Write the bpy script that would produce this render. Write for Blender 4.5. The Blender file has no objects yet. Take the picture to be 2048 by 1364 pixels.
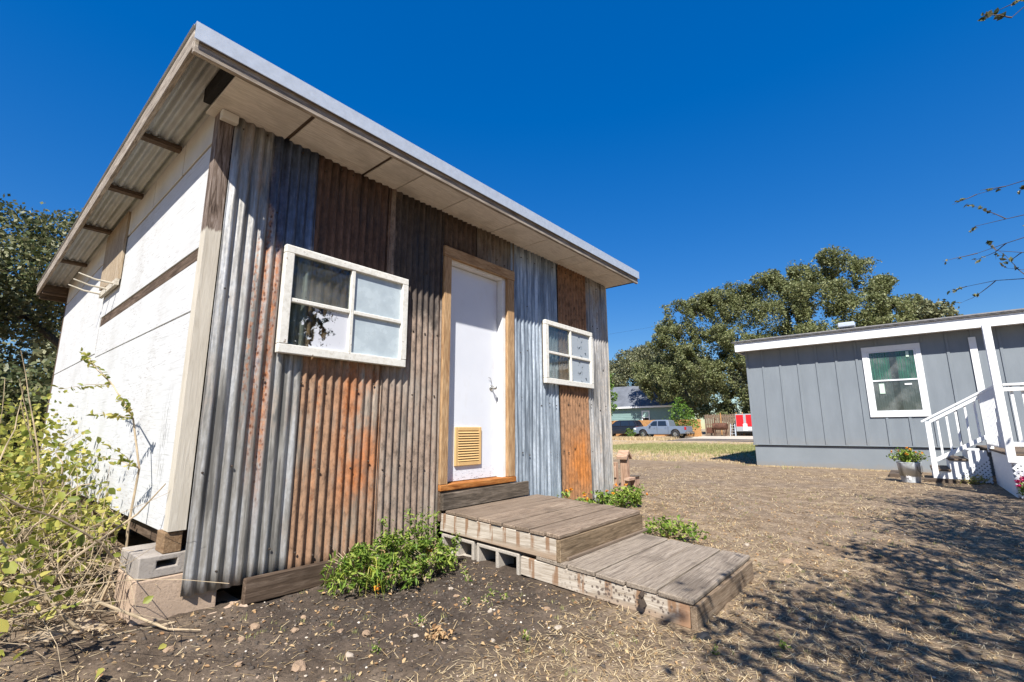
import bpy, bmesh, math, random
import numpy as np
from mathutils import Vector, Matrix, Quaternion
random.seed(7); rng = np.random.default_rng(7)
R = math.radians
sc = bpy.context.scene
COL = sc.collection

# ---------------------------------------------------------------- camera
yaw, pit, rol = R(50.007), R(10.70), R(-0.244)
F = Vector((math.sin(yaw)*math.cos(pit), math.cos(yaw)*math.cos(pit), math.sin(pit)))
RT = Vector((math.cos(yaw), -math.sin(yaw), 0)); UP = RT.cross(F)
R2 = RT*math.cos(rol)+UP*math.sin(rol); U2 = UP*math.cos(rol)-RT*math.sin(rol)
CAM = Vector((-0.8816, -3.2521, 1.0729))
cd = bpy.data.cameras.new('camera'); cam = bpy.data.objects.new('camera', cd); COL.objects.link(cam)
cam.matrix_world = Matrix(((R2.x, U2.x, -F.x, CAM.x), (R2.y, U2.y, -F.y, CAM.y), (R2.z, U2.z, -F.z, CAM.z), (0, 0, 0, 1)))
cd.sensor_width = 36; cd.lens = 938.15/2048*36; cd.clip_start = 0.05; cd.clip_end = 3000
sc.camera = cam
# ---------------------------------------------------------------- light
SUN = Vector((0.755, 0.50, -1.0)).normalized()          # direction the light travels
sl = bpy.data.lights.new('sun', 'SUN'); sl.energy = 4.5; sl.angle = R(0.5); sl.color = (1.0, 0.965, 0.90)
so = bpy.data.objects.new('sun', sl); COL.objects.link(so)
so.rotation_euler = SUN.to_track_quat('-Z', 'Y').to_euler(); so.location = (-8, -6, 12)
w = bpy.data.worlds.new('World'); sc.world = w; w.use_nodes = True
wn = w.node_tree.nodes; wl = w.node_tree.links
sky = wn.new('ShaderNodeTexSky'); sky.sky_type = 'NISHITA'; sky.sun_disc = False
sky.sun_elevation = math.asin(-SUN.z); sky.sun_rotation = math.atan2(-SUN.x, -SUN.y)
sky.altitude = 300; sky.air_density = 1.0; sky.dust_density = 0.15; sky.ozone_density = 3.0
hs = wn.new('ShaderNodeHueSaturation'); hs.inputs['Saturation'].default_value = 1.42
hs.inputs['Hue'].default_value = 0.509
wl.new(sky.outputs[0], hs.inputs['Color']); 
sh_ = wn.new('ShaderNodeSeparateColor'); sh_.mode = 'HSV'; ch_ = wn.new('ShaderNodeCombineColor'); ch_.mode = 'HSV'
pw = wn.new('ShaderNodeMath'); pw.operation = 'POWER'; pw.inputs[1].default_value = .50; mu = wn.new('ShaderNodeMath'); mu.operation = 'MULTIPLY'; mu.inputs[1].default_value = 2.65
wl.new(hs.outputs[0], sh_.inputs[0]); wl.new(sh_.outputs[0], ch_.inputs[0]); wl.new(sh_.outputs[1], ch_.inputs[1]); wl.new(sh_.outputs[2], pw.inputs[0]); wl.new(pw.outputs[0], mu.inputs[0]); wl.new(mu.outputs[0], ch_.inputs[2])
wl.new(ch_.outputs[0], wn['Background'].inputs[0])
wn['Background'].inputs[1].default_value = 0.058
vs = sc.view_settings; vs.view_transform = 'Standard'; vs.look = 'None'; vs.gamma = 1; vs.exposure = 1.0
sc.cycles.max_bounces = 6; sc.cycles.transparent_max_bounces = 16

# ---------------------------------------------------------------- helpers
WP = {}
def reg(o, parent, world):
    world = Vector(world); WP[o] = world
    if parent is not None:
        o.parent = parent; o.location = world-WP[parent]
    else:
        o.location = world
    return o
def thing(name, label, cat, loc=(0, 0, 0), group=None):
    o = bpy.data.objects.new(name, None); COL.objects.link(o); o.empty_display_size = 0.1
    o['label'] = label; o['category'] = cat
    if group: o['group'] = group
    return reg(o, None, loc)
def tag(o, label=None, cat=None, group=None, kind=None):
    if label: o['label'] = label
    if cat: o['category'] = cat
    if group: o['group'] = group
    if kind: o['kind'] = kind
    return o
def mobj(name, me, parent, mat, world=(0, 0, 0)):
    o = bpy.data.objects.new(name, me); COL.objects.link(o)
    if mat is not None and not me.materials: me.materials.append(mat)
    return reg(o, parent, world)
class MB:
    def __init__(s): s.v = []; s.f = []
    def add(s, v, f):
        n = len(s.v); s.v.extend(v); s.f.extend([tuple(i+n for i in q) for q in f]); return s
    def box(s, mn, mx, rot=None, piv=None):
        x0, y0, z0 = mn; x1, y1, z1 = mx
        v = [Vector(p) for p in ((x0,y0,z0),(x1,y0,z0),(x1,y1,z0),(x0,y1,z0),(x0,y0,z1),(x1,y0,z1),(x1,y1,z1),(x0,y1,z1))]
        if rot is not None:
            c = Vector(piv) if piv is not None else (Vector(mn)+Vector(mx))/2
            v = [rot @ (p-c)+c for p in v]
        return s.add(v, [(0,3,2,1),(4,5,6,7),(0,1,5,4),(1,2,6,5),(2,3,7,6),(3,0,4,7)])
    def bar(s, a, b, w, h=None, up=(0, 0, 1)):
        a, b = Vector(a), Vector(b); h = h or w; d = (b-a).normalized()
        r = d.cross(Vector(up)); r = r.normalized() if r.length > 1e-4 else Vector((1, 0, 0)); u = r.cross(d)
        v = [p+r*i*w/2+u*j*h/2 for p in (a, b) for i, j in ((-1,-1),(1,-1),(1,1),(-1,1))]
        return s.add(v, [(0,1,2,3),(7,6,5,4),(0,4,5,1),(1,5,6,2),(2,6,7,3),(3,7,4,0)])
    def tube(s, pts, rad, n=6):
        pts = [Vector(p) for p in pts]; V = []; Fc = []
        for i, p in enumerate(pts):
            d = (pts[min(i+1, len(pts)-1)]-pts[max(i-1, 0)]).normalized()
            a = d.orthogonal().normalized() if i == 0 else (a-d*a.dot(d)).normalized()
            b = d.cross(a)
            for k in range(n):
                t = 2*math.pi*k/n; V.append(p+(a*math.cos(t)+b*math.sin(t))*rad[i])
        for i in range(len(pts)-1):
            for k in range(n):
                k2 = (k+1) % n; Fc.append((i*n+k, i*n+k2, (i+1)*n+k2, (i+1)*n+k))
        Fc.append(tuple(range(n))[::-1]); Fc.append(tuple((len(pts)-1)*n+k for k in range(n)))
        return s.add(V, Fc)
    def prism(s, poly, axis, a, b):
        """poly: 2D points; extruded along axis from a to b"""
        n = len(poly)
        def P(q, t): return {'x': (t, q[0], q[1]), 'y': (q[0], t, q[1]), 'z': (q[0], q[1], t)}[axis]
        V = [Vector(P(q, a)) for q in poly]+[Vector(P(q, b)) for q in poly]
        return s.add(V, [tuple(range(n)), tuple(range(2*n-1, n-1, -1))]+[(i, i+n, (i+1) % n+n, (i+1) % n) for i in range(n)])
    def mesh(s, name, smooth=False):
        me = bpy.data.meshes.new(name); me.from_pydata([tuple(p) for p in s.v], [], s.f)
        bm = bmesh.new(); bm.from_mesh(me); bmesh.ops.recalc_face_normals(bm, faces=bm.faces); bm.to_mesh(me); bm.free()
        if smooth: me.polygons.foreach_set('use_smooth', [True]*len(me.polygons))
        return me
    def build(s, name, parent, mat, world=(0, 0, 0), smooth=False):
        w_ = Vector(world)
        if w_.length > 0: s.v = [Vector(p)-w_ for p in s.v]
        return mobj(name, s.mesh(name, smooth), parent, mat, world)
def box(name, parent, mn, mx, mat, bev=0.004, rot=None, jit=0, sub=None):
    """bevelled box, mesh centred on its object"""
    mn, mx = Vector(mn), Vector(mx); c = (mn+mx)/2; s = mx-mn
    bm = bmesh.new(); bmesh.ops.create_cube(bm, size=1); bmesh.ops.scale(bm, vec=s, verts=bm.verts)
    if bev: bmesh.ops.bevel(bm, geom=bm.edges[:], offset=min(bev, min(s)*.3), segments=1, affect='EDGES', profile=.5)
    if jit:
        for v in bm.verts: v.co += Vector([random.uniform(-jit, jit) for _ in range(3)])
    if rot is not None: bmesh.ops.rotate(bm, cent=(0, 0, 0), matrix=rot.to_matrix() if hasattr(rot, 'to_matrix') else rot, verts=bm.verts)
    me = bpy.data.meshes.new(name); bm.to_mesh(me); bm.free()
    return mobj(name, me, parent, mat, c)
def fastmesh(name, verts, quads, tri=False):
    """numpy verts (n,3), faces (m,k)"""
    me = bpy.data.meshes.new(name); n = len(verts); m, k = quads.shape
    me.vertices.add(n); me.vertices.foreach_set('co', np.ascontiguousarray(verts, np.float32).ravel())
    me.loops.add(m*k); me.loops.foreach_set('vertex_index', np.ascontiguousarray(quads, np.int32).ravel())
    me.polygons.add(m); me.polygons.foreach_set('loop_start', np.arange(0, m*k, k, dtype=np.int32))
    me.update(calc_edges=True); return me

# ---------------------------------------------------------------- materials
class NB:
    def __init__(s, name, rough=.7, spec=.3):
        s.m = bpy.data.materials.new(name); s.m.use_nodes = True; s.nt = s.m.node_tree; s.n = s.nt.nodes; s.l = s.nt.links
        s.b = s.n['Principled BSDF']; s.b.inputs['Roughness'].default_value = rough; s.b.inputs['Specular IOR Level'].default_value = spec
        s.tc = s.n.new('ShaderNodeTexCoord'); s.co = s.tc.outputs['Object']
    def set(s, sock, v):
        if hasattr(v, 'links') or isinstance(v, bpy.types.NodeSocket): s.l.new(v, sock)
        else: sock.default_value = (tuple(v)+(1,)) if isinstance(v, (tuple, list)) and len(v) == 3 and len(sock.default_value) == 4 else v
    def map(s, scale=(1, 1, 1), loc=(0, 0, 0), rnd=False, co=None):
        mp = s.n.new('ShaderNodeMapping'); s.l.new(co or s.co, mp.inputs[0]); mp.inputs['Scale'].default_value = scale
        if rnd:
            oi = s.n.new('ShaderNodeObjectInfo'); mm = s.n.new('ShaderNodeVectorMath'); mm.operation = 'SCALE'
            mm.inputs[0].default_value = (37, 53, 71); s.l.new(oi.outputs['Random'], mm.inputs['Scale']); s.l.new(mm.outputs[0], mp.inputs['Location'])
        else: mp.inputs['Location'].default_value = loc
        return mp.outputs[0]
    def noise(s, vec, scale=5, det=4, rough=.55, dist=0):
        t = s.n.new('ShaderNodeTexNoise'); s.l.new(vec, t.inputs['Vector']); t.inputs['Scale'].default_value = scale
        t.inputs['Detail'].default_value = det; t.inputs['Roughness'].default_value = rough; t.inputs['Distortion'].default_value = dist
        return t.outputs[0]
    def vor(s, vec, scale, feat='F1', out=0):
        t = s.n.new('ShaderNodeTexVoronoi'); t.feature = feat; s.l.new(vec, t.inputs['Vector']); t.inputs['Scale'].default_value = scale
        return t.outputs[out]
    def ramp(s, fac, *stops, interp='LINEAR'):
        r = s.n.new('ShaderNodeValToRGB'); s.l.new(fac, r.inputs[0]); e = r.color_ramp.elements; r.color_ramp.interpolation = interp
        while len(e) < len(stops): e.new(.5)
        for q, (p, c) in zip(e, stops):
            q.position = p; q.color = (c, c, c, 1) if isinstance(c, (int, float)) else tuple(c)+(1,)
        return r.outputs[0]
    def mix(s, fac, a, b, mode='MIX'):
        x = s.n.new('ShaderNodeMix'); x.data_type = 'RGBA'; x.blend_type = mode
        s.set(x.inputs[0], fac); s.set(x.inputs[6], a); s.set(x.inputs[7], b); return x.outputs[2]
    def math(s, op, a, b=0.0, c=None, clamp=False):
        x = s.n.new('ShaderNodeMath'); x.operation = op; x.use_clamp = clamp; s.set(x.inputs[0], a); s.set(x.inputs[1], b)
        if c is not None: s.set(x.inputs[2], c)
        return x.outputs[0]
    def sep(s, vec=None):
        x = s.n.new('ShaderNodeSeparateXYZ'); s.l.new(vec or s.co, x.inputs[0]); return x.outputs
    def band(s, v, a, b, soft):
        """1 inside a..b"""
        return s.math('MULTIPLY', s.sstep(v, a-soft, a+soft), s.sstep(v, b+soft, b-soft))
    def sstep(s, v, a, b):
        x = s.n.new('ShaderNodeMapRange'); x.clamp = True; s.l.new(v, x.inputs[0]); x.inputs[1].default_value = a; x.inputs[2].default_value = b
        return x.outputs[0]
    def col(s, c): s.set(s.b.inputs['Base Color'], c); return s
    def rough(s, c): s.set(s.b.inputs['Roughness'], c); return s
    def bump(s, h, strength=.3, dist=.01):
        x = s.n.new('ShaderNodeBump'); s.l.new(h, x.inputs['Height']); x.inputs['Strength'].default_value = strength; x.inputs['Distance'].default_value = dist
        s.l.new(x.outputs[0], s.b.inputs['Normal']); return s

def plain(name, c, rough=.6, var=.12, scale=8, metal=0, spec=.3, bump=0):
    b = NB(name, rough, spec); b.b.inputs['Metallic'].default_value = metal
    n = b.noise(b.map(rnd=True), scale, 5)
    lo = tuple(max(0, x*(1-var*1.6)) for x in c); hi = tuple(min(1, x*(1+var)) for x in c)
    b.col(b.ramp(n, (.3, lo), (.7, hi)))
    if bump: b.bump(b.noise(b.map(rnd=True), scale*8, 3), bump, .004)
    return b.m
def wood(name, axis, dark, mid, light, knots=True, rough=.8, stretch=14, tint=.35, bump=.5, wear=None, mixs=(.34, .5, .68)):
    b = NB(name, rough, .2)
    sc_ = {'x': (1, stretch, stretch), 'y': (stretch, 1, stretch), 'z': (stretch, stretch, 1)}[axis]
    v = b.map(sc_, rnd=True); v1 = b.map((1, 1, 1), rnd=True)
    g = b.noise(v, 3.2, 7, .65, 1.2); fine = b.noise(v, 11, 5, .7)
    blotch = b.noise(v1, 2.2, 3)
    c = b.ramp(g, (mixs[0], dark), (mixs[1], mid), (mixs[2], light))
    c = b.mix(b.ramp(fine, (.35, .45), (.55, 0.0)), c, tuple(x*.35 for x in dark))
    oi = b.n.new('ShaderNodeObjectInfo'); tr = b.sstep(oi.outputs['Random'], 0, 1)
    c = b.mix(b.math('MULTIPLY', tr, tint), c, tuple(x*.62 for x in mid))
    c = b.mix(b.ramp(blotch, (.55, 0.0), (.72, .5)), c, tuple(x*.5 for x in dark))
    if wear: c = wear(b, c, v, v1)
    b.col(c); b.bump(b.math('ADD', g, b.math('MULTIPLY', fine, .7)), bump, .004)
    return b.m
DECKG = dict(dark=(.10, .068, .046), mid=(.27, .20, .145), light=(.42, .335, .25))
M = {}
M['deck_x'] = wood('weathered_deck_wood', 'x', tint=.7, stretch=30, bump=.8, **DECKG)
M['deck_low'] = wood('weathered_grey_deck_wood', 'x', (.13, .10, .078), (.30, .245, .19), (.42, .355, .285), tint=.5, stretch=30, bump=.8)
def stain_shade(b, c, v, v1):
    # pale board with dark run-off streaks under every plank joint and mould spots
    return c
for ax in 'xyz':
    M['brownwood_'+ax] = wood('brown_weathered_wood', ax, (.05, .032, .021), (.125, .085, .058), (.23, .17, .125))
    M['greywood_'+ax] = wood('grey_weathered_wood', ax, (.15, .12, .095), (.33, .275, .22), (.50, .44, .37), tint=.15)
    M['newwood_'+ax] = wood('tan_cedar_wood', ax, (.27, .15, .072), (.43, .265, .135), (.56, .385, .22), tint=.1, bump=.2, stretch=9)
    M['cream_'+ax] = wood('cream_painted_wood', ax, (.42, .37, .29), (.55, .50, .41), (.62, .57, .48), tint=.05, bump=.35)
M['sill'] = wood('orange_sill_wood', 'x', (.20, .062, .014), (.40, .15, .035), (.52, .24, .08), tint=.1, bump=.2, stretch=9)
M['riser'] = wood('dirty_riser_wood', 'x', (.05, .04, .03), (.14, .11, .082), (.26, .21, .165))
M['birdwood_z'] = wood('red_brown_cedar', 'z', (.28, .16, .10), (.46, .30, .21), (.60, .44, .33), stretch=9)
M['birdwood_y'] = wood('red_brown_cedar_flat', 'y', (.28, .16, .10), (.46, .30, .21), (.60, .44, .33), stretch=9)

def post_mat():
    b = NB('half_painted_post', .8, .2)
    v = b.map((14, 14, 1)); g = b.noise(v, 3, 6, .65, 1.5); z = b.sep()[2]
    wd = b.ramp(g, (.36, (.05, .034, .025)), (.5, (.17, .125, .098)), (.66, (.33, .27, .23)))
    pc = b.ramp(g, (.3, (.43, .38, .305)), (.6, (.56, .51, .425)))
    n = b.noise(b.map((30, 30, 6)), 2, 4)
    m = b.sstep(b.math('ADD', z, b.math('MULTIPLY', b.math('SUBTRACT', n, .5), .09)), 2.335, 2.315)
    b.col(b.mix(m, wd, pc)); b.bump(g, .45, .005); return b.m
M['post'] = post_mat()

def white_wall(name, axis='y', dirt=.5):
    b = NB(name, .75, .2)
    v = b.map((1, 1.2, 24)); g = b.noise(v, 3.4, 7, .66, .7); big = b.noise(b.map((1, .8, 1)), 2.5, 4)
    peel = b.noise(b.map((1, 3, 22)), 4, 6, .75, .6); mask = b.noise(b.map((1, 1, .8), (3, 7, 1)), 1.7, 3)
    c = b.ramp(g, (.32, (.40, .395, .38)), (.41, (.54, .54, .53)), (.60, (.60, .60, .595)))
    c = b.mix(b.ramp(big, (.5, 0.0), (.72, .45)), c, (.42, .405, .375))
    pm = b.math('MULTIPLY', b.ramp(peel, (.55, 0.0), (.62, 1.0)), b.ramp(mask, (.47, 0.0), (.60, 1.0)))
    c = b.mix(b.math('MULTIPLY', pm, dirt), c, (.17, .12, .085))
    sp = b.vor(b.map((3.0, 3.0, 2.2)), 2.2); c = b.mix(b.ramp(sp, (.02, .8), (.05, 0.0)), c, (.12, .09, .07))
    y, z = b.sep()[1], b.sep()[2]
    st = b.math('MULTIPLY', b.band(y, .28, .42, .05), b.band(z, .75, 1.28, .12))
    stn = b.noise(b.map((1, 40, 5)), 1.6, 5, .7)
    c = b.mix(b.math('MULTIPLY', st, b.ramp(stn, (.5, 0.0), (.6, .85))), c, (.13, .12, .11))
    b.col(c); b.bump(g, .14, .003); return b.m
M['white_wall'] = white_wall('flaking_white_board')
M['frieze'] = plain('cream_white_panel', (.62, .585, .52), .75, .07, 3)
M['soffit'] = wood('buff_soffit_board', 'x', (.60, .53, .46), (.70, .64, .57), (.74, .69, .63), tint=.10, bump=.15, stretch=22)
M['bareply'] = wood('bare_plywood', 'z', (.25, .18, .11), (.40, .31, .21), (.5, .42, .32), tint=0)

def tin(name, base, rust, rustamt, streaks=(), light=None, dark=None, met=.5, seed=0, hot=None, orange=(.42, .13, .03), stain_shade=None):
    """weathered corrugated tin: base zinc, rust that runs down the ribs, optional streak columns and hot patches"""
    b = NB(name, .5, .4); b.b.inputs['Metallic'].default_value = met
    x, y, z = b.sep()
    o = (seed*3.1, seed*1.7, seed*2.3)
    run = b.noise(b.map((16, 1, .8), o), 1.6, 6, .7); spang = b.noise(b.map((1, 1, .55), o), 55, 3, .7)
    patch = b.noise(b.map((1, 1, .6), o), 2.6, 6, .68); fine = b.noise(b.map((1, 1, .5), o), 24, 5, .75)
    hi = light or tuple(min(1, c*1.45) for c in base); lo = dark or tuple(c*.42 for c in base)
    c = b.ramp(run, (.38, lo), (.5, base), (.61, hi))
    c = b.mix(b.ramp(spang, (.4, .22), (.62, 0.0)), c, tuple(q*.62 for q in base))
    f = b.math('ADD', b.math('MULTIPLY', patch, .55), b.math('MULTIPLY', run, .45))
    t = .5-(rustamt-.5)*.55
    m = b.ramp(f, (max(.02, t-.05), 0.0), (min(.98, t+.07), 1.0))
    rc = b.ramp(fine, (.33, tuple(q*.38 for q in rust)), (.5, rust), (.72, tuple(min(1, q*1.5) for q in rust)))
    c = b.mix(m, c, rc)
    for (xa, xb, za, zb, amt) in streaks:
        k = b.math('MULTIPLY', b.band(x, xa, xb, .012), b.band(z, za, zb, .25))
        hole = b.noise(b.map((9, 1, 4), (seed, 0, 3)), 6, 5, .75)
        k2 = b.math('MULTIPLY', k, b.ramp(hole, (.46-.1*amt, 0.0), (.60, .9)))
        dots = b.ramp(b.vor(b.map((1.3, 1, .8), (seed, 0, 1)), 34), (.22, 1.0), (.34, 0.0))
        c = b.mix(k2, c, b.ramp(fine, (.3, (.13, .04, .014)), (.52, (.36, .125, .038)), (.75, (.52, .28, .15))))
        c = b.mix(b.math('MULTIPLY', b.math('MULTIPLY', k, dots), .9), c, (.10, .030, .012))
    if hot:
        xa, xb, za, zb = hot
        k = b.math('MULTIPLY', b.band(x, xa, xb, .1), b.band(z, za, zb, .14))
        k = b.math('MULTIPLY', k, b.ramp(patch, (.36, 0.0), (.6, .95)))
        c = b.mix(k, c, b.ramp(fine, (.3, tuple(q*.45 for q in orange)), (.6, orange), (.8, tuple(min(1, q*1.5) for q in orange))))
    if stain_shade:      # ragged dark stains, with the eave's shade painted into the tin colour
        xa, xb, za, zb, sc_, cc = stain_shade
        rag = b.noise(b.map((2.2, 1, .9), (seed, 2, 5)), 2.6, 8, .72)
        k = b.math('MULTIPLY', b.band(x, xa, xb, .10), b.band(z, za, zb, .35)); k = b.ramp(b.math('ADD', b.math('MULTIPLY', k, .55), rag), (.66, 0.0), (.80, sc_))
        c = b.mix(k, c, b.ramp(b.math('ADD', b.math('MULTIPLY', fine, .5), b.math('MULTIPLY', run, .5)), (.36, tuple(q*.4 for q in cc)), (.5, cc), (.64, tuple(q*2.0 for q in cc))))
    b.col(c)
    b.rough(b.math('ADD', b.math('MULTIPLY', m, .3), b.ramp(spang, (.3, .36), (.7, .55))))
    b.set(b.b.inputs['Metallic'], b.math('MULTIPLY', b.math('SUBTRACT', 1.0, m), met))
    b.bump(b.math('ADD', fine, b.math('MULTIPLY', spang, .5)), .12, .003)
    return b.m
M['tinA'] = tin('tin_grey_tan', (.31, .295, .27), (.24, .18, .135), .34, [(.355, .385, .9, 2.95, 1.0), (.415, .455, .7, 2.9, 1.3), (.30, .32, 1.2, 2.4, .0)], light=(.45, .45, .45), seed=1, stain_shade=(.36, .72, 2.25, 3.6, .9, (.055, .075, .12)))  # navy upper patch paints in the sheet's shade and its sky reflection
M['tinB'] = tin('tin_brown_rust', (.41, .335, .265), (.25, .145, .085), .60, [(1.02, 1.05, .6, 2.3, .8), (.80, .82, .5, 2.2, .3)], seed=2, hot=(1.02, 1.32, .55, 1.65), orange=(.48, .15, .035), stain_shade=(.66, 1.36, 1.85, 3.6, .9, (.062, .034, .024)))
M['tinC'] = tin('tin_dusty_brown', (.37, .31, .255), (.225, .165, .125), .58, [(1.84, 1.86, .5, 2.6, .2)], seed=3, stain_shade=(1.42, 1.98, 2.05, 3.4, .92, (.040, .030, .024)))
M['tinD'] = tin('tin_dark_brown', (.14, .10, .075), (.08, .052, .036), .75, seed=4)
M['tinE'] = tin('tin_buff', (.27, .225, .17), (.12, .085, .06), .5, seed=5)
M['tinF'] = tin('tin_bright_zinc', (.32, .37, .425), (.28, .24, .21), .16, light=(.54, .60, .67), dark=(.15, .18, .22), met=.5, seed=6)
M['tinG'] = tin('tin_orange_rust', (.40, .34, .29), (.235, .125, .065), .86, seed=7, hot=(3.98, 4.55, .35, 1.02), orange=(.46, .165, .035))
M['tinH'] = tin('tin_pale_grey', (.38, .365, .35), (.30, .25, .205), .40, light=(.58, .58, .58), seed=8)
M['tinR'] = tin('tin_roof_zinc', (.40, .40, .385), (.30, .28, .25), .12, seed=9, met=.3)
M['flash'] = plain('zinc_flashing', (.52, .56, .61), .45, .06, 20, .25, .5)
M['door'] = plain('white_door_paint', (.78, .79, .82), .42, .03, 2, 0, .4)
def door_mat():
    b = NB('white_door_paint', .42, .4); x, y, z = b.sep(); n = b.noise(b.co, 2, 4); sc2 = b.noise(b.map((2.5, 1, 9)), 9, 6, .75); lg = b.noise(b.map((1, 1, .6)), 5, 5, .7)
    c = b.ramp(n, (.3, (.64, .655, .70)), (.7, (.70, .715, .755)))
    low = b.sstep(z, -.90, -1.02); c = b.mix(b.math('MULTIPLY', low, b.ramp(sc2, (.56, 0.0), (.62, .8))), c, (.10, .09, .08))
    c = b.mix(b.ramp(lg, (.56, 0.0), (.75, .28)), c, (.52, .50, .46))
    c = b.mix(b.math('MULTIPLY', b.sstep(x, .30, .37), b.ramp(lg, (.45, 0.0), (.6, .35))), c, (.42, .36, .32)); b.col(c); return b.m
M['door'] = door_mat()
M['jamb'] = plain('white_jamb_paint', (.74, .74, .73), .6, .06, 9)
M['vent'] = plain('tan_vent_plastic', (.62, .40, .17), .5, .05, 6)
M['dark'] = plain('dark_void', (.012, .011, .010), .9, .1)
M['steel'] = plain('nickel_steel', (.5, .49, .46), .3, .05, 9, .9, .5)
M['nail'] = plain('rusty_nail', (.06, .045, .035), .7, .2, 30)
def sash_mat():
    b = NB('chalky_white_sash', .75, .2)
    n = b.noise(b.map((1, 1, 1), rnd=True), 26, 6, .75); n2 = b.noise(b.map((1, 1, 1), rnd=True), 5, 4)
    c = b.ramp(n, (.32, (.56, .53, .46)), (.55, (.72, .70, .64)))
    c = b.mix(b.math('MULTIPLY', b.ramp(n, (.60, 0.0), (.66, 1.0)), b.ramp(n2, (.50, 0.0), (.58, 1.0))), c, (.22, .16, .11))
    b.col(c); b.bump(n, .5, .004); return b.m
M['sash'] = sash_mat()
def glass_mat(name, paint=None, thr=(.5, .53), seed=0, off=(0, 0), ns=9):
    b = NB(name, .1); nt = b.nt; n = b.n
    gl = n.new('ShaderNodeBsdfGlossy'); gl.inputs['Roughness'].default_value = .03; gl.inputs['Color'].default_value = (.9, .95, 1, 1)
    tr = n.new('ShaderNodeBsdfTransparent'); tr.inputs['Color'].default_value = (.80, .84, .82, 1)
    fr = n.new('ShaderNodeLayerWeight'); fr.inputs['Blend'].default_value = .5
    mx = n.new('ShaderNodeMixShader'); b.l.new(b.math('MULTIPLY_ADD', b.math('POWER', fr.outputs['Facing'], 4.0), .6, .045), mx.inputs[0]); b.l.new(tr.outputs[0], mx.inputs[1]); b.l.new(gl.outputs[0], mx.inputs[2])
    out = mx.outputs[0]
    d = n.new('ShaderNodeBsdfDiffuse')
    v = b.map((1, 1, 1), (seed, seed*2, seed*3)); q = b.noise(v, ns, 9, .72, .3)
    x, y, z = b.sep()
    if paint:
        g = b.math('ADD', q, b.math('ADD', b.math('MULTIPLY', x, off[0]), b.math('MULTIPLY', z, off[1])))
        fac = b.ramp(g, (thr[0], 0.0), (thr[1], 1.0)); b.set(d.inputs[0], paint)
    else:
        dn = b.noise(v, 3, 5); fac = b.ramp(dn, (.45, .03), (.8, .22)); d.inputs[0].default_value = (.5, .5, .48, 1)
    m2 = n.new('ShaderNodeMixShader'); b.l.new(fac, m2.inputs[0]); b.l.new(out, m2.inputs[1]); b.l.new(d.outputs[0], m2.inputs[2])
    b.l.new(m2.outputs[0], n['Material Output'].inputs[0]); return b.m
M['glass'] = glass_mat('dusty_window_glass')
M['glass_peel'] = glass_mat('glass_with_peeling_paint', (.56, .57, .61), (.50, .515), 4, (.75, -.35), 15)
M['glass_peel2'] = glass_mat('mostly_painted_glass', (.34, .38, .42), (.40, .42), 9, (0, 0), 13)
def frosted():
    b = NB('frosted_pale_blue_pane', .22, .5)
    n = b.noise(b.map((1, 1, 1), rnd=True), 7, 4, .6)
    b.col(b.ramp(n, (.3, (.36, .42, .455)), (.7, (.52, .59, .62)))); b.rough(b.ramp(n, (.3, .15), (.7, .35))); return b.m
M['frost'] = frosted()
def concrete(name, c):
    b = NB(name, .9, .15); n = b.noise(b.map(rnd=True), 60, 5, .8); n2 = b.noise(b.map(rnd=True), 5, 4)
    k = b.ramp(n2, (.3, tuple(q*.72 for q in c)), (.7, c)); k = b.mix(b.ramp(n, (.36, .55), (.5, 0.0)), k, tuple(q*.45 for q in c))
    b.col(k); b.bump(n, .6, .006); return b.m
M['conc'] = concrete('grey_concrete', (.47, .42, .36)); M['concbrown'] = concrete('tan_concrete', (.54, .40, .29)); M['conccap'] = concrete('dark_grey_concrete', (.40, .355, .31))
def leafm(name, a, bb, c, trans=.3, rough=.5):
    b = NB(name, rough, .35); g = b.n.new('ShaderNodeNewGeometry')
    oi = b.n.new('ShaderNodeObjectInfo')
    r = b.math('FRACT', b.math('ADD', g.outputs['Random Per Island'], oi.outputs['Random']))
    k = b.ramp(r, (0.0, a), (.5, bb), (1.0, c)); b.col(k)
    t = b.n.new('ShaderNodeBsdfTranslucent'); b.l.new(k, t.inputs[0]); mx = b.n.new('ShaderNodeMixShader'); mx.inputs[0].default_value = trans
    b.l.new(b.b.outputs[0], mx.inputs[1]); b.l.new(t.outputs[0], mx.inputs[2]); b.l.new(mx.outputs[0], b.n['Material Output'].inputs[0]); return b.m
M['oak'] = leafm('live_oak_leaf', (.085, .105, .036), (.175, .195, .075), (.30, .30, .145), .28, .5)
M['oak_far'] = leafm('hazy_oak_leaf', (.07, .085, .04), (.15, .155, .075), (.25, .24, .13), .15, .5)
M['oak_dark'] = leafm('dark_oak_leaf', (.05, .072, .026), (.125, .14, .055), (.25, .235, .12), .25, .45)
M['bright'] = leafm('bright_green_leaf', (.06, .13, .015), (.12, .22, .03), (.20, .30, .06), .35)
M['bush'] = leafm('fresh_green_leaf', (.075, .14, .018), (.18, .28, .04), (.38, .44, .09), .38)
M['vine'] = leafm('yellow_green_vine_leaf', (.15, .19, .03), (.33, .34, .065), (.55, .47, .13), .38)
M['grassblade'] = leafm('yellow_grass_blade', (.30, .40, .04), (.42, .45, .06), (.5, .42, .1), .3)
M['straw'] = leafm('dry_straw', (.28, .185, .09), (.50, .37, .20), (.70, .57, .36), .1, .8)
M['deadleaf'] = leafm('dead_brown_leaf', (.24, .13, .06), (.40, .25, .12), (.52, .37, .20), .15, .8)
M['greengrass'] = leafm('green_lawn_blade', (.16, .19, .05), (.28, .29, .10), (.44, .39, .19), .2, .7)
M['petal'] = leafm('orange_petal', (.75, .28, .02), (.85, .42, .03), (.8, .2, .03), .2)
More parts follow.
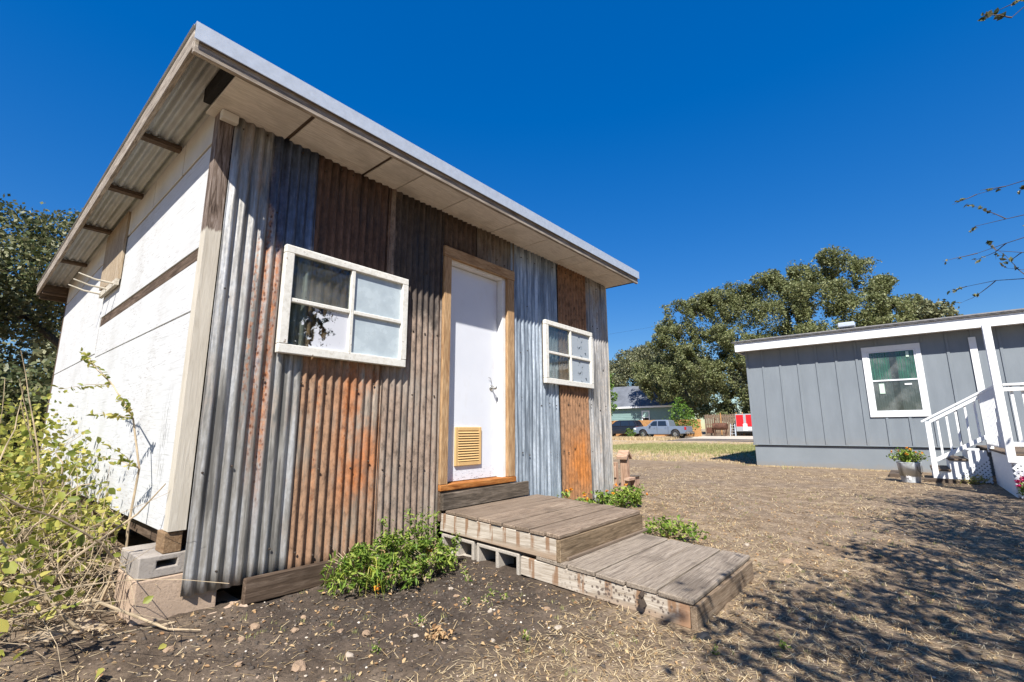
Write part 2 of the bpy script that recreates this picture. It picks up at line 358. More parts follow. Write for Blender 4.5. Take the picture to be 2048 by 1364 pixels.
M['petal_red'] = leafm('red_petal', (.6, .05, .04), (.7, .10, .06), (.6, .2, .05), .2)
M['petal_mag'] = leafm('magenta_petal', (.45, .01, .09), (.62, .02, .15), (.70, .06, .20), .25)
M['bark'] = wood('grey_brown_bark', 'z', (.03, .024, .018), (.085, .070, .055), (.16, .14, .12), tint=0)
M['twig'] = plain('tan_dry_twig', (.40, .31, .20), .8, .3, 12)
M['twigdark'] = plain('grey_twig', (.10, .075, .055), .8, .3, 12)
M['stone'] = plain('tan_limestone', (.36, .25, .165), .9, .25, 20, 0, .2, .6)
M['stone2'] = plain('pale_chert', (.42, .35, .275), .9, .2, 20, 0, .2, .5)
M['blackrag'] = plain('black_rag', (.02, .021, .025), .8, .3, 20)
M['blue'] = plain('blue_plastic', (.02, .06, .30), .4, .1)

# ground --------------------------------------------------------------
def hnoise(x, y, s, seed=0):
    """smooth value noise with numpy"""
    x = np.asarray(x)*s; y = np.asarray(y)*s
    xi = np.floor(x).astype(int); yi = np.floor(y).astype(int); fx = x-xi; fy = y-yi
    fx = fx*fx*(3-2*fx); fy = fy*fy*(3-2*fy)
    def h(a, b):
        n = (a*374761393+b*668265263+seed*974634) & 0x7fffffff
        n = ((n ^ (n >> 13))*1274126177) & 0x7fffffff
        return ((n ^ (n >> 16)) & 0xffff)/65535.
    return (h(xi, yi)*(1-fx)+h(xi+1, yi)*fx)*(1-fy)+(h(xi, yi+1)*(1-fx)+h(xi+1, yi+1)*fx)*fy
def ss(v, a, b):
    t = np.clip((np.asarray(v, float)-a)/(b-a), 0, 1); return t*t*(3-2*t)
def gz(x, y, micro=True):
    x = np.asarray(x, float); y = np.asarray(y, float)
    near = 1-ss(np.hypot(x-1.5, y+1.0), 4, 9)
    z = near*(.055+.042*np.clip(y, -3.5, 0))+.03*near*ss(-x, -.5, .6)
    z = z+.30*ss(x, 38, 52)+.35*ss(x, 50, 62)
    if micro:
        fade = 1-ss(np.hypot(x-1.5, y+1.5), 6, 16)
        z = z+fade*((hnoise(x, y, 3, 1)-.5)*.02+(hnoise(x, y, 9, 2)-.5)*.016+(hnoise(x, y, 24, 3)-.5)*.014)
    return z
def G(x, y): return float(gz(x, y))
def graded(lo, hi, fine, a, b, growth=1.13):
    mid = list(np.arange(a, b, fine)); up = []; s = fine; p = mid[-1]
    while p < hi: s *= growth; p += s; up.append(p)
    dn = []; s = fine; p = a
    while p > lo: s *= growth; p -= s; dn.append(p)
    return np.array(dn[::-1]+mid+up)
def ground_mat():
    b = NB('bare_earth', .95, .1); x, y, z = b.sep()
    big = b.noise(b.co, .55, 5, .6); med = b.noise(b.co, 4, 6, .7); fine = b.noise(b.co, 38, 5, .8); grit = b.noise(b.co, 150, 3, .8)
    soil = b.ramp(med, (.3, (.040, .031, .025)), (.5, (.078, .060, .047)), (.7, (.14, .105, .08)))
    dry = b.ramp(med, (.3, (.135, .09, .055)), (.5, (.265, .190, .122)), (.72, (.43, .33, .22)))
    # dark loose soil by the shed front, dry littered dirt elsewhere
    dx = b.math('SUBTRACT', x, 1.35); dy = b.math('SUBTRACT', y, -.55)
    d = b.math('SQRT', b.math('ADD', b.math('POWER', b.math('MULTIPLY', dx, .60), 2), b.math('POWER', dy, 2)))
    m = b.sstep(b.math('ADD', d, b.math('MULTIPLY', b.math('SUBTRACT', big, .5), 1.6)), .65, 1.75)
    worn = b.ramp(b.noise(b.co, .9, 5, .6, .5), (.42, 0.0), (.62, .75)); dry = b.mix(worn, dry, b.ramp(med, (.3, (.155, .113, .08)), (.7, (.32, .245, .175))))
    c = b.mix(m, soil, dry)
    # far: dry lawn, a green strip of grass, pale dirt
    lawn = b.ramp(b.noise(b.co, .9, 6, .7), (.3, (.30, .22, .14)), (.5, (.42, .32, .20)), (.7, (.55, .45, .29)))
    xn = b.math('ADD', x, b.math('MULTIPLY', b.math('SUBTRACT', big, .5), 6))
    c = b.mix(b.sstep(xn, 14, 20), c, lawn)
    green = b.ramp(b.noise(b.co, 1.3, 5, .7), (.35, (.38, .33, .15)), (.6, (.22, .26, .08)))
    gm = b.math('MULTIPLY', b.band(xn, 22.5, 31.5, 2.5), b.sstep(y, 14, 3)); c = b.mix(b.math('MULTIPLY', gm, .6), c, green)
    path = b.ramp(b.noise(b.co, .8, 5, .7), (.3, (.36, .27, .19)), (.7, (.5, .40, .29))); c = b.mix(b.band(xn, 35.5, 60, 2.0), c, path)
    c = b.mix(b.ramp(fine, (.38, .6), (.52, 0.0)), c, (.035, .028, .022))
    c = b.mix(b.ramp(grit, (.66, 0.0), (.72, .55)), c, (.5, .42, .33))
    b.col(c); b.bump(b.math('ADD', b.math('MULTIPLY', fine, 1.0), b.math('MULTIPLY', grit, .5)), .8, .012); return b.m
M['ground'] = ground_mat()
xs = graded(-900, 1500, .04, -1.5, 5.2); ys = graded(-900, 1200, .04, -3.6, .6)
GX, GY = np.meshgrid(xs, ys); V = np.stack([GX.ravel(), GY.ravel(), gz(GX.ravel(), GY.ravel())], 1)
ii = np.arange(len(xs)-1)[None, :]+np.arange(len(ys)-1)[:, None]*len(xs); ii = ii.ravel()
Q = np.stack([ii, ii+1, ii+1+len(xs), ii+len(xs)], 1)
me = fastmesh('ground', V, Q); me.polygons.foreach_set('use_smooth', [True]*len(me.polygons))
tag(mobj('ground', me, None, M['ground']), kind='structure')
M['asphalt'] = plain('worn_asphalt', (.055, .055, .06), .9, .25, 6)
M['gravel'] = plain('pale_gravel', (.50, .44, .37), .95, .15, 5)
def strip(name, x0, x1, y0, y1, dz, mat, n=40):
    yy = np.linspace(y0, y1, n); m = MB(); v = []
    nx = 6
    for yv in yy:
        for k in range(nx+1):
            xv = x0+(x1-x0)*k/nx+(.25*math.sin(yv*.7)+.12*math.sin(yv*2.3)) * (1 if k in (0, nx) else .5)
            v.append((xv, yv, float(gz(xv, yv))+dz))
    f = [(i*(nx+1)+k, i*(nx+1)+k+1, (i+1)*(nx+1)+k+1, (i+1)*(nx+1)+k) for i in range(n-1) for k in range(nx)]
    m.add(v, f); return tag(m.build(name, None, mat), kind='structure')
strip('road', 41.0, 44.6, -90, 14.5, .006, M['asphalt'])
strip('driveway', 44.9, 52.0, -60, 14.0, .010, M['gravel'])

# ================================================================ SHED
W, D = 5.09, 5.95
def ztop(y): return 3.262-.019*y        # underside of the roof tin
shed = thing('shed', 'shed with patchwork rusty corrugated tin front and white boarded side', 'shed', (2.55, 3.0, .06))
def sheet(name, x0, x1, z0, z1, yb, mat, pitch=.0655, amp=.0118, ph=0, lean=0, botslope=0):
    nx = max(8, int((x1-x0)/pitch*10)); nz = max(3, int((z1-z0)/.11)); V = []; Fc = []
    for j in range(nz+1):
        for i in range(nx+1):
            x = x0+(x1-x0)*i/nx; z = z0+(z1-z0)*j/nz
            if j == 0: z += botslope*(x-x0)/(x1-x0)+random.uniform(-.001, .001)
            d = float(hnoise(x*3, z*1.3, 1.0, int(x0*100)))*.012-.006
            V.append((x+lean*(z-z0), yb-amp*math.cos(2*math.pi*(x+ph)/pitch)+d, z))
    k = nx+1
    for j in range(nz):
        for i in range(nx): Fc.append((j*k+i, j*k+i+1, (j+1)*k+i+1, (j+1)*k+i))
    m = MB(); m.v = [Vector(p) for p in V]; m.f = Fc
    me = bpy.data.meshes.new(name); me.from_pydata(V, [], Fc); me.polygons.foreach_set('use_smooth', [True]*len(Fc))
    o = mobj(name, me, shed, mat, (0, 0, 0))
    sm = o.modifiers.new('gauge', 'SOLIDIFY'); sm.thickness = .0016; sm.offset = 1
    return o
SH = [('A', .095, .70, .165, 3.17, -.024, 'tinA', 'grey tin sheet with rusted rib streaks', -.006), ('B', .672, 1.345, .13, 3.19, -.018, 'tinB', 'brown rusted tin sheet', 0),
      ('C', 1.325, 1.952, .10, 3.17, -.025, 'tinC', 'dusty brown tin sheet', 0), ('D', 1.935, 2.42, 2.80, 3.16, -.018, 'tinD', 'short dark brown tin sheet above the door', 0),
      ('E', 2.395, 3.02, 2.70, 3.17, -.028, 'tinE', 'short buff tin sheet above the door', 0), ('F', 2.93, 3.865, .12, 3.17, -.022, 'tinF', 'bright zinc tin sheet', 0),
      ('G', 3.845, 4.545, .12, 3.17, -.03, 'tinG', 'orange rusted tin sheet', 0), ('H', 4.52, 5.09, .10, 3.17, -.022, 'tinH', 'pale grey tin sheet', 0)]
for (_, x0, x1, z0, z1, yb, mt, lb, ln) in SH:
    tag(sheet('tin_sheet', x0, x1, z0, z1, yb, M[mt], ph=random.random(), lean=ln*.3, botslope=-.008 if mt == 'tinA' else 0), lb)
# nails on the tin
m = MB()
for (_, x0, x1, z0, z1, yb, *_r) in SH:
    for zz in np.arange(z0+.14, z1-.05, .56):
        for xx in np.arange(x0+.05, x1-.02, .13):
            if random.random() < .55:
                c = Vector((xx+random.uniform(-.02, .02), yb-.012, zz+random.uniform(-.04, .04)))
                m.tube([c+Vector((0, .006, 0)), c+Vector((0, -.005, 0))], [.008, .005], 6)
tag(m.build('nail_heads', shed, M['nail']), kind='stuff')
# rear faces of the building
box('backing_wall', shed, (.09, .10, .52), (2.0, .13, 3.16), M['brownwood_x'], 0)
box('backing_wall', shed, (2.93, .10, .52), (5.06, .13, 3.16), M['brownwood_x'], 0)
box('header', shed, (2.0, .10, 2.72), (2.93, .13, 3.16), M['brownwood_x'], 0)
box('right_wall', shed, (5.06, .10, .5), (5.10, D-.02, 3.12), M['frieze'], 0)
box('rear_wall', shed, (.06, D-.04, .5), (5.06, D, 3.10), M['frieze'], 0)
box('floor_frame', shed, (.05, .14, .40), (5.05, D-.05, .52), M['brownwood_y'], .005)
# corner post (painted below, bare above) and right corner trim
m = MB(); m.box((.0, -.004, .52), (.088, .086, 3.165)); o = m.build('corner_post', shed, M['post']); tag(o, 'corner post, bare brown wood above and cream paint below')
box('corner_trim', shed, (5.092, -.035, .33), (5.118, .075, 3.13), M['cream_z'], .003)
box('corner_trim', shed, (.005, D-.03, .40), (.09, D+.045, 3.14), M['brownwood_z'], .004)
box('corner_block', shed, (.0, -.055, 3.085), (.10, -.008, 3.145), M['frieze'], .003)
# left side boards -------------------------------------------------
m = MB(); m.box((.028, .09, .5), (.05, D-.03, 3.14)); m.build('side_backing', shed, M['brownwood_z'])
def sideboard(name, y0, y1, za0, zb0, za1, zb1, mat, x0=.008, x1=.027, lb=None):
    """quad board on the left wall: at y0 spans za0..zb0, at y1 spans za1..zb1"""
    m = MB(); v = [(x, y, z) for x in (x0, x1) for (y, z) in ((y0, za0), (y1, za1), (y1, zb1), (y0, zb0))]
    m.add([Vector(p) for p in v], [(0, 1, 2, 3), (7, 6, 5, 4), (0, 4, 5, 1), (1, 5, 6, 2), (2, 6, 7, 3), (3, 7, 4, 0)])
    me = m.mesh(name); o = mobj(name, me, shed, mat)
    bv = o.modifiers.new('edge', 'BEVEL'); bv.width = .003; bv.segments = 1
    if lb: tag(o, lb)
    return o
def zf(y): return 2.972-.016*y          # lower edge of the frieze panels
sideboard('side_board', .092, 3.12, 2.235, zf(.09)-.014, 2.235, zf(3.12)-.014, M['white_wall'], .010, lb='white side board above the bare strip')
sideboard('bare_strip', .092, 3.10, 2.152, 2.228, 2.140, 2.224, M['brownwood_y'], .014, lb='bare brown wood strip across the white side')
sideboard('side_board', .092, 3.09, 1.812, 2.146, 1.818, 2.134, M['white_wall'], .009)
sideboard('side_board', .092, 3.08, .50, 1.806, .50, 1.813, M['white_wall'], .011)
sideboard('side_board', 3.135, 5.90, 1.86, zf(3.13)-.014, 1.86, zf(5.9)-.014, M['white_wall'], .007)
sideboard('side_board', 3.10, 5.90, .50, 1.854, .50, 1.854, M['white_wall'], .010)
fy = [.092, .735, 1.515, 2.27, 3.02, 3.78, 4.55, 5.25, 5.9]
for a, b in zip(fy[:-1], fy[1:]):
    sideboard('frieze_panel', a+.006, b-.012, zf(a)+.004, ztop(a)-.02, zf(b)+.004, ztop(b)-.02, M['frieze'], .006)
sideboard('plywood_patch', 2.36, 3.27, 2.50, 3.19, 2.56, 3.17, M['bareply'], -.018, .005, 'bare plywood patch hung under the eave')
# wall rack of three prongs
m = MB(); m.box((-.034, 2.36, 2.44), (-.005, 3.10, 2.50)); rack = m.build('prong_rack', shed, M['cream_y'])
for yy in (2.46, 2.74, 3.02):
    m = MB(); m.tube([(-.03, yy, 2.47), (-.16, yy+.03, 2.485), (-.28, yy+.05, 2.525)], [.010, .009, .006], 7); m.build('prong', rack, M['cream_x'])
# roof ---------------------------------------------------------------
p_ = .0677; nx = int((5.29+.262)/p_*8); V = []; Fc = []; ysr = np.linspace(-.455, 6.35, 8)
for yv in ysr:
    for i in range(nx+1):
        x = -.262+(5.29+.262)*i/nx; V.append((x, yv, ztop(yv)+.0135+.0125*math.cos(2*math.pi*x/p_)))
for j in range(7):
    for i in range(nx): Fc.append((j*(nx+1)+i, j*(nx+1)+i+1, (j+1)*(nx+1)+i+1, (j+1)*(nx+1)+i))
me = bpy.data.meshes.new('roof_tin'); me.from_pydata(V, [], Fc); me.polygons.foreach_set('use_smooth', [True]*len(Fc))
roof = mobj('roof_tin', me, shed, plain('dull_roof_zinc', (.47, .47, .455), .5, .10, 5, .25, .4)); sm = roof.modifiers.new('gauge', 'SOLIDIFY'); sm.thickness = .002; sm.offset = 1
def slopebar(name, x0, x1, y0, y1, dz0, dz1, mat):
    m = MB(); v = [Vector((x, y, ztop(y)+dz)) for x in (x0, x1) for (y, dz) in ((y0, dz0), (y1, dz0), (y1, dz1), (y0, dz1))]
    m.add(v, [(0, 1, 2, 3), (7, 6, 5, 4), (0, 4, 5, 1), (1, 5, 6, 2), (2, 6, 7, 3), (3, 7, 4, 0)]); me = m.mesh(name)
    c = Vector(((x0+x1)/2, (y0+y1)/2, ztop((y0+y1)/2))); me.transform(Matrix.Translation(-c)); o = mobj(name, me, shed, mat, c)
    bv = o.modifiers.new('edge', 'BEVEL'); bv.width = .003; bv.segments = 1; return o
tag(slopebar('rake_board', -.285, -.255, -.42, 6.42, -.085, .045, M['greywood_y']), 'grey weathered rake board')
slopebar('rake_board', 5.27, 5.30, -.42, 6.42, -.085, .045, M['greywood_y'])
slopebar('rake_cap', -.297, -.20, -.44, 6.40, .047, .052, M['flash'])
for yy in (.86, 1.95, 3.13, 4.58):
    box('lookout', shed, (-.252, yy-.035, ztop(yy)-.036), (.004, yy+.035, ztop(yy)-.0005), M['brownwood_x'], .003)
box('tail_beam', shed, (-.252, 5.98, ztop(6)-.14), (.004, 6.05, ztop(6)-.004), M['brownwood_x'], .004)
box('tail_beam', shed, (-.252, 6.33, ztop(6.3)-.15), (5.26, 6.37, ztop(6.3)-.004), M['brownwood_x'], .004)
box('fascia', shed, (-.285, -.455, 3.142), (5.30, -.424, 3.262), M['greywood_x'], .003)
m = MB(); prof = [(-.478, 3.212), (-.476, 3.208), (-.472, 3.212), (-.474, 3.313), (-.36, 3.312), (-.36, 3.316), (-.479, 3.317)]
m.prism(prof, 'x', -.292, 5.305); tag(m.build('flashing', shed, M['flash']), 'bright zinc edge flashing on the eave')
# soffit
sx = [-.055, .43, 1.06, 1.38, 1.90, 2.59, 3.14, 3.78, 4.02, 4.64, 5.20]
gaps = [0, .028, .026, .008, .010, .010, .012, .010, .010, .010, 0]
for i in range(len(sx)-1):
    box('soffit_panel', shed, (sx[i]+gaps[i]/2, -.422, 3.150+random.uniform(-.001, .001)), (sx[i+1]-gaps[i+1]/2, .095, 3.162), M['soffit'], .002)
box('soffit_backing', shed, (-.04, -.42, 3.167), (5.2, .09, 3.185), M['brownwood_y'], 0)
box('end_block', shed, (-.10, -.42, 3.16), (-.058, .0, 3.255), M['dark'], .003)
box('end_block', shed, (5.205, -.42, 3.15), (5.245, .08, 3.24), M['dark'], .003)
# windows (old sashes mounted over the tin)
def window(x0, x1, z0, z1, lab, panes, dx=0):
    y0, y1 = -.092, -.047
    win = box('window', shed, (x0, y0, z0), (x1, y1, z0+.062), M['sash'], .004, jit=.0015); tag(win, lab)
    box('top_rail', win, (x0, y0, z1-.055), (x1, y1, z1), M['sash'], .004, jit=.0015)
    box('stile', win, (x0, y0-.001, z0+.063), (x0+.062, y1, z1-.056), M['sash'], .004, jit=.001)
    box('stile', win, (x1-.058, y0-.001, z0+.063), (x1, y1, z1-.056), M['sash'], .004, jit=.001)
    xm = (x0+x1)/2+dx; zm = (z0+z1)/2-.005
    box('muntin', win, (xm-.016, y0+.004, z0+.063), (xm+.016, y1-.006, z1-.056), M['sash'], .004)
    box('muntin', win, (x0+.063, y0+.006, zm-.015), (xm-.017, y1-.006, zm+.015), M['sash'], .004)
    box('muntin', win, (xm+.017, y0+.006, zm-.015), (x1-.059, y1-.006, zm+.015), M['sash'], .004)
    cells = [(x0+.06, xm-.014, zm+.012, z1-.053), (xm+.014, x1-.056, zm+.012, z1-.053), (x0+.06, xm-.014, z0+.06, zm-.012), (xm+.014, x1-.056, z0+.06, zm-.012)]
    for (a, b, c, d), (mt, lb) in zip(cells, panes):
        o = box('pane', win, (a, -.0665, c), (b, -.0635, d), M[mt], 0)
        if lb: tag(o, lb)
    # packing strips behind the sash
    box('packing', win, (x0+.003, y1+.001, z0+.02), (x0+.03, -.036, z1-.01), M['brownwood_z'], .002)
    box('packing', win, (x1-.03, y1+.001, z0+.02), (x1-.003, -.036, z1-.01), M['brownwood_z'], .002)
window(.468, 1.512, 1.585, 2.345, 'four pane white sash beside the corner post, lower left pane peeling', [('glass', None), ('frost', 'frosted pale blue pane'), ('glass_peel', 'pane with peeling white paint'), ('frost', 'frosted pale blue pane')], .005)
window(3.50, 4.575, 1.60, 2.352, 'four pane white sash right of the door', [('glass', None), ('glass_peel2', 'pane painted over with flakes missing'), ('glass', None), ('glass_peel2', 'pane painted over with flakes missing')], .01)
# door
door = box('door', shed, (2.05, .062, .605), (2.815, .100, 2.675), M['door'], .003); tag(door, 'white flush door with tan louvred vent')
box('door_jamb', shed, (2.035, -.012, .60), (2.049, .10, 2.69), M['jamb'], .002)
box('door_jamb', shed, (2.822, -.012, .60), (2.872, .10, 2.69), M['jamb'], .002)
box('door_jamb', shed, (2.035, -.012, 2.682), (2.872, .10, 2.71), M['jamb'], .002)
box('door_casing', shed, (1.953, -.052, .602), (2.042, -.013, 2.700), M['newwood_z'], .004)
box('door_casing', shed, (2.866, -.052, .602), (2.978, -.013, 2.700), M['newwood_z'], .004)
box('door_casing', shed, (1.948, -.054, 2.702), (2.985, -.013, 2.808), M['newwood_x'], .004)
box('door_sill', shed, (1.953, -.058, .548), (2.99, .098, .600), M['sill'], .005)
box('riser_board', shed, (1.962, -.085, .395), (3.165, -.046, .535), M['riser'], .005, rot=Matrix.Rotation(R(-.5), 3, 'Y'))
box('riser_block', shed, (1.955, -.044, .30), (2.90, -.005, .546), M['brownwood_x'], .004)
vt = MB()
for (a, b, c, d) in ((2.215, 2.252, .74, 1.10), (2.530, 2.567, .74, 1.10), (2.252, 2.530, .74, .777), (2.252, 2.530, 1.063, 1.10)): vt.box((a, .040, c), (b, .061, d))
vent = vt.build('vent_frame', door, M['vent']); bv = vent.modifiers.new('e', 'BEVEL'); bv.width = .004
box('vent_back', door, (2.25, .0595, .775), (2.532, .0615, 1.065), M['dark'], 0)
for i in range(12):
    z = .790+i*.0236; box('vent_slat', door, (2.252, .042, z-.010), (2.530, .0465, z+.013), M['vent'], .001, rot=Matrix.Rotation(R(-32), 3, 'X'))
m = MB(); c = Vector((2.728, .055, 1.50)); m.tube([c+Vector((0, .006, 0)), c], [.030, .030], 14); m.tube([c, c+Vector((0, -.03, 0))], [.010, .010], 10)
m.tube([c+Vector((0, -.028, 0)), c+Vector((0, -.04, 0)), c+Vector((0, -.058, 0)), c+Vector((0, -.066, 0))], [.014, .021, .020, .010], 14); m.build('door_knob', door, M['steel'], smooth=True)
m = MB(); m.tube([(2.70, .058, 1.60), (2.70, .045, 1.60), (2.72, .045, 1.54), (2.725, .05, 1.52)], [.0018]*4, 6); m.tube([(2.67, .047, 1.605), (2.70, .045, 1.60)], [.0018, .0018], 6); m.build('hasp_wire', door, M['nail'])
# ------------------------------------------------- blocks under the corner
def gridsolid(us, vs, holes, w0, w1, P, blind=None):
    """plate with rectangular holes: us x vs cells, extruded w0..w1; P(u,v,w) -> point; blind: holes stop at that depth"""
    nu, nv = len(us)-1, len(vs)-1; solid = lambda i, j: 0 <= i < nu and 0 <= j < nv and (i, j) not in holes
    idx = {}; V = []; Fc = []
    def vid(i, j, w):
        k = (i, j, w)
        if k not in idx: idx[k] = len(V); V.append(Vector(P(us[i], vs[j], w)))
        return idx[k]
    for i in range(nu):
        for j in range(nv):
            if solid(i, j):
                Fc.append((vid(i, j, w0), vid(i+1, j, w0), vid(i+1, j+1, w0), vid(i, j+1, w0))); 
                Fc.append((vid(i, j+1, w1), vid(i+1, j+1, w1), vid(i+1, j, w1), vid(i, j, w1)))
                for (di, dj, a, b) in ((-1, 0, (i, j), (i, j+1)), (1, 0, (i+1, j), (i+1, j+1)), (0, -1, (i, j), (i+1, j)), (0, 1, (i, j+1), (i+1, j+1))):
                    if not solid(i+di, j+dj): Fc.append((vid(*a, w0), vid(*b, w0), vid(*b, w1), vid(*a, w1)))
    m = MB(); m.add(V, Fc); return m
def blockA(name, label, mn, mx, mat, slot, grp=None):
    """concrete block, optionally with a slot through its front (-y) face"""
    x0, y0, z0 = mn; x1, y1, z1 = mx
    if slot: m = gridsolid([x0, slot[0], slot[1], x1], [z0, slot[2], slot[3], z1], {(1, 1)}, y0, y1, lambda u, v, w_: (u, w_, v))
    else: m = MB().box(mn, mx)
    c = (Vector(mn)+Vector(mx))/2; c.z = z0
    o = m.build(name, None, mat, c); bv = o.modifiers.new('edge', 'BEVEL'); bv.width = .006; bv.segments = 2; bv.limit_method = 'ANGLE'
    return tag(o, label, 'block', grp)
g0 = .075
M['frontw_s'] = wood('tan_end_grain', 'y', (.14, .08, .04), (.26, .165, .09), (.38, .26, .155))
blockA('concrete_block', 'tan solid concrete block under the shed corner, half behind the lowest tin edge', (-.115, .0, g0-.03), (.285, .40, .285), M['concbrown'], None)
blockA('cap_block', 'grey slotted cap block between the tan corner block and the shed frame', (-.112, .004, .288), (.282, .395, .402), M['conccap'], (-.03, .065, .335, .372))
cb = box('timber_shim', None, (-.01, .01, .404), (.08, .15, .515), M['frontw_s'], .004); tag(cb, 'short tan timber offcut wedged under the corner post', 'timber')
b_ = box('footing_slab', None, (-.15, -.10, -.02), (.44, .30, .058), M['concbrown'], .012, jit=.004); tag(b_, 'flat grey concrete footing slab under the tan corner block', 'slab')
PL = {(.12, 2.9): 'tan pier block under the middle of the white boarded side', (.12, 5.4): 'tan pier block under the rear corner of the white boarded side'}
for (xx, yy) in ((.12, 2.9), (.12, 5.4)):
    blockA('concrete_block', PL[(xx, yy)], (xx-.2, yy-.2, -.02), (xx+.2, yy+.2, .398), M['concbrown'], None, 'pier blocks under the shed')
# plank along the foot of the tin
pk = box('plank', None, (.405, -.085, .045), (1.62, -.043, .192), M['brownwood_x'], .006, rot=Matrix.Rotation(R(.6), 3, 'Y')); tag(pk, 'brown weathered plank set on edge along the foot of the tin wall', 'plank')

# ================================================================ STEPS
def zt1(y): return .400+.042*y
def zt2(y): return .237+.054*y
def run_stain(name, y0, y1, n, spots):
    """pale board face with rust-brown run-off marks below each plank joint, mould spots at one end"""
    b = NB(name, .85, .15); v = b.map((16, 1, 16), rnd=False); g = b.noise(v, 3, 6, .65, 1.2); x, y, z = b.sep()
    c = b.ramp(g, (.32, (.27, .215, .16)), (.5, (.43, .37, .30)), (.68, (.56, .50, .42)))
    per = (y1-y0)/n
    ph = b.math('FRACT', b.math('DIVIDE', b.math('SUBTRACT', y, y0), per))
    k = b.sstep(b.math('ABSOLUTE', b.math('SUBTRACT', ph, .5)), .15, .10)
    nz = b.noise(b.map((1, 9, 2)), 2.4, 4); k = b.math('MULTIPLY', k, b.ramp(nz, (.40, 0.0), (.52, 1.0)))
    k = b.math('MULTIPLY', k, b.sstep(b.math('ADD', z, b.math('MULTIPLY', nz, .05)), -.035, .0))
    c = b.mix(b.math('MULTIPLY', k, .85), c, (.23, .125, .065))
    lo = b.sstep(z, -.035, -.065); c = b.mix(b.math('MULTIPLY', lo, .7), c, (.30, .20, .125))
    if spots:
        w_ = b.vor(b.map((1, 1, 1)), 42); big = b.noise(b.map((1, 1, 1)), 4, 3)
        sp = b.math('MULTIPLY', b.ramp(b.math('ADD', w_, b.math('MULTIPLY', b.math('SUBTRACT', .5, big), .6)), (.33, 1.0), (.39, 0.0)), b.sstep(y, .32, .05))
        c = b.mix(b.math('MULTIPLY', sp, .85), c, (.10, .075, .062))
        e = b.sstep(y, -.53, -.57); c = b.mix(b.math('MULTIPLY', e, .9), c, (.33, .19, .11))
    b.col(c); b.bump(g, .4, .004); return b.m
M['side1'] = run_stain('runoff_stained_board', -.60, .62, 9, False); M['side2'] = run_stain('mould_spotted_board', -.62, .62, 6, True)
def platform(name, label, x0, x1, ya, yb, zt, planks, mat, matside, depth, frontmat, zs, over=.008):
    """ya is the wall side, yb the outer side; planks run in x"""
    ym = (ya+yb)/2; t = thing(name, label, 'step', ((x0+x1)/2, ym, zt(ym)-depth-.03))
    slope = (zt(ya)-zt(yb))/(ya-yb); rx = Matrix.Rotation(math.atan(slope), 3, 'X')
    n = len(planks)-1
    for i in range(n):
        a, b = planks[i], planks[i+1]; yc = (a+b)/2; L0 = x0-over+random.uniform(-.005, .004); L1 = x1+random.uniform(-.02, .02)
        r = rx @ Matrix.Rotation(R(random.uniform(-.25, .25)), 3, 'Z') @ Matrix.Rotation(R(random.uniform(-.9, .9)), 3, 'X')
        box('plank', t, (L0, b+.0050, zt(yc)-.030), (L1, a-.0050, zt(yc)+random.uniform(-.003, .004)), mat, .006, rot=r, jit=.0015)
    # side board facing -x, front board facing -y, inner frame
    o = box('side_board', t, (x0, yb+.02, -depth/2), (x0+.038, ya-.01, depth/2), matside, .004, rot=rx); o.location.z = zt(ym)-.032-depth/2-WP[t].z; WP[o] = Vector((x0, ym, zt(ym)-.032-depth/2))
    o = box('side_board', t, (x1-.06, yb+.02, -depth/2), (x1-.022, ya-.01, depth/2), M['brownwood_y'], .004, rot=rx); o.location.z = zt(ym)-.032-depth/2-WP[t].z
    box('front_board', t, (x0-.006, yb-.020, zt(yb)-.036-depth), (x1-.01, yb+.018, zt(yb)-.033), frontmat, .004)
    for q in (.33, .66):
        xx = x0+(x1-x0)*q; o = box('joist', t, (xx-.02, yb+.025, -depth/2), (xx+.02, ya-.02, depth/2-.003), M['brownwood_y'], 0, rot=rx); o.location.z = zt(ym)-.034-depth/2-WP[t].z
    return t
pl1 = list(np.linspace(-.088, -1.275, 10)); pl1 = [pl1[0]]+[p+random.uniform(-.008, .008) for p in pl1[1:-1]]+[pl1[-1]]
M['frontw'] = wood('tan_grained_front_board', 'x', (.10, .07, .042), (.235, .165, .10), (.36, .27, .175), bump=.6, stretch=18)
M['frontw2'] = wood('brown_front_board', 'x', (.12, .08, .05), (.25, .18, .12), (.36, .28, .20), bump=.6, stretch=18)
st1 = platform('upper_step', 'upper weathered plank step below the white door, raised on concrete blocks', 1.985, 3.30, -.02, -1.262, zt1, pl1, M['deck_x'], M['side1'], .145, M['frontw'], None)
box('under_ledge', st1, (2.0, -1.24, zt1(-.6)-.195), (2.06, -.03, zt1(-.6)-.178), M['brownwood_y'], .003, rot=Matrix.Rotation(math.atan(.042), 3, 'X'))
pl2 = [-1.06, -1.325, -1.545, -1.760, -1.965, -2.185]
st2 = platform('lower_step', 'lower grey plank step lying on the ground, mould spots on its side', 1.99, 3.22, -.905, -2.175, zt2, pl2, M['deck_low'], M['side2'], .128, M['frontw2'], None, .008)
box('filler_plank', st2, (2.05, -1.30, zt2(-1.29)+.001), (3.35, -1.245, zt2(-1.29)+.022), M['deck_x'], .003)
m = MB(); m.box((1.945, -1.885, .085), (1.988, -1.865, .101), Matrix.Rotation(R(-20), 3, 'Y') @ Matrix.Rotation(R(52), 3, 'X')); m.box((1.93, -1.905, .045), (1.988, -1.855, .056), Matrix.Rotation(R(62), 3, 'X')); m.build('bent_bracket', st2, M['nail'])
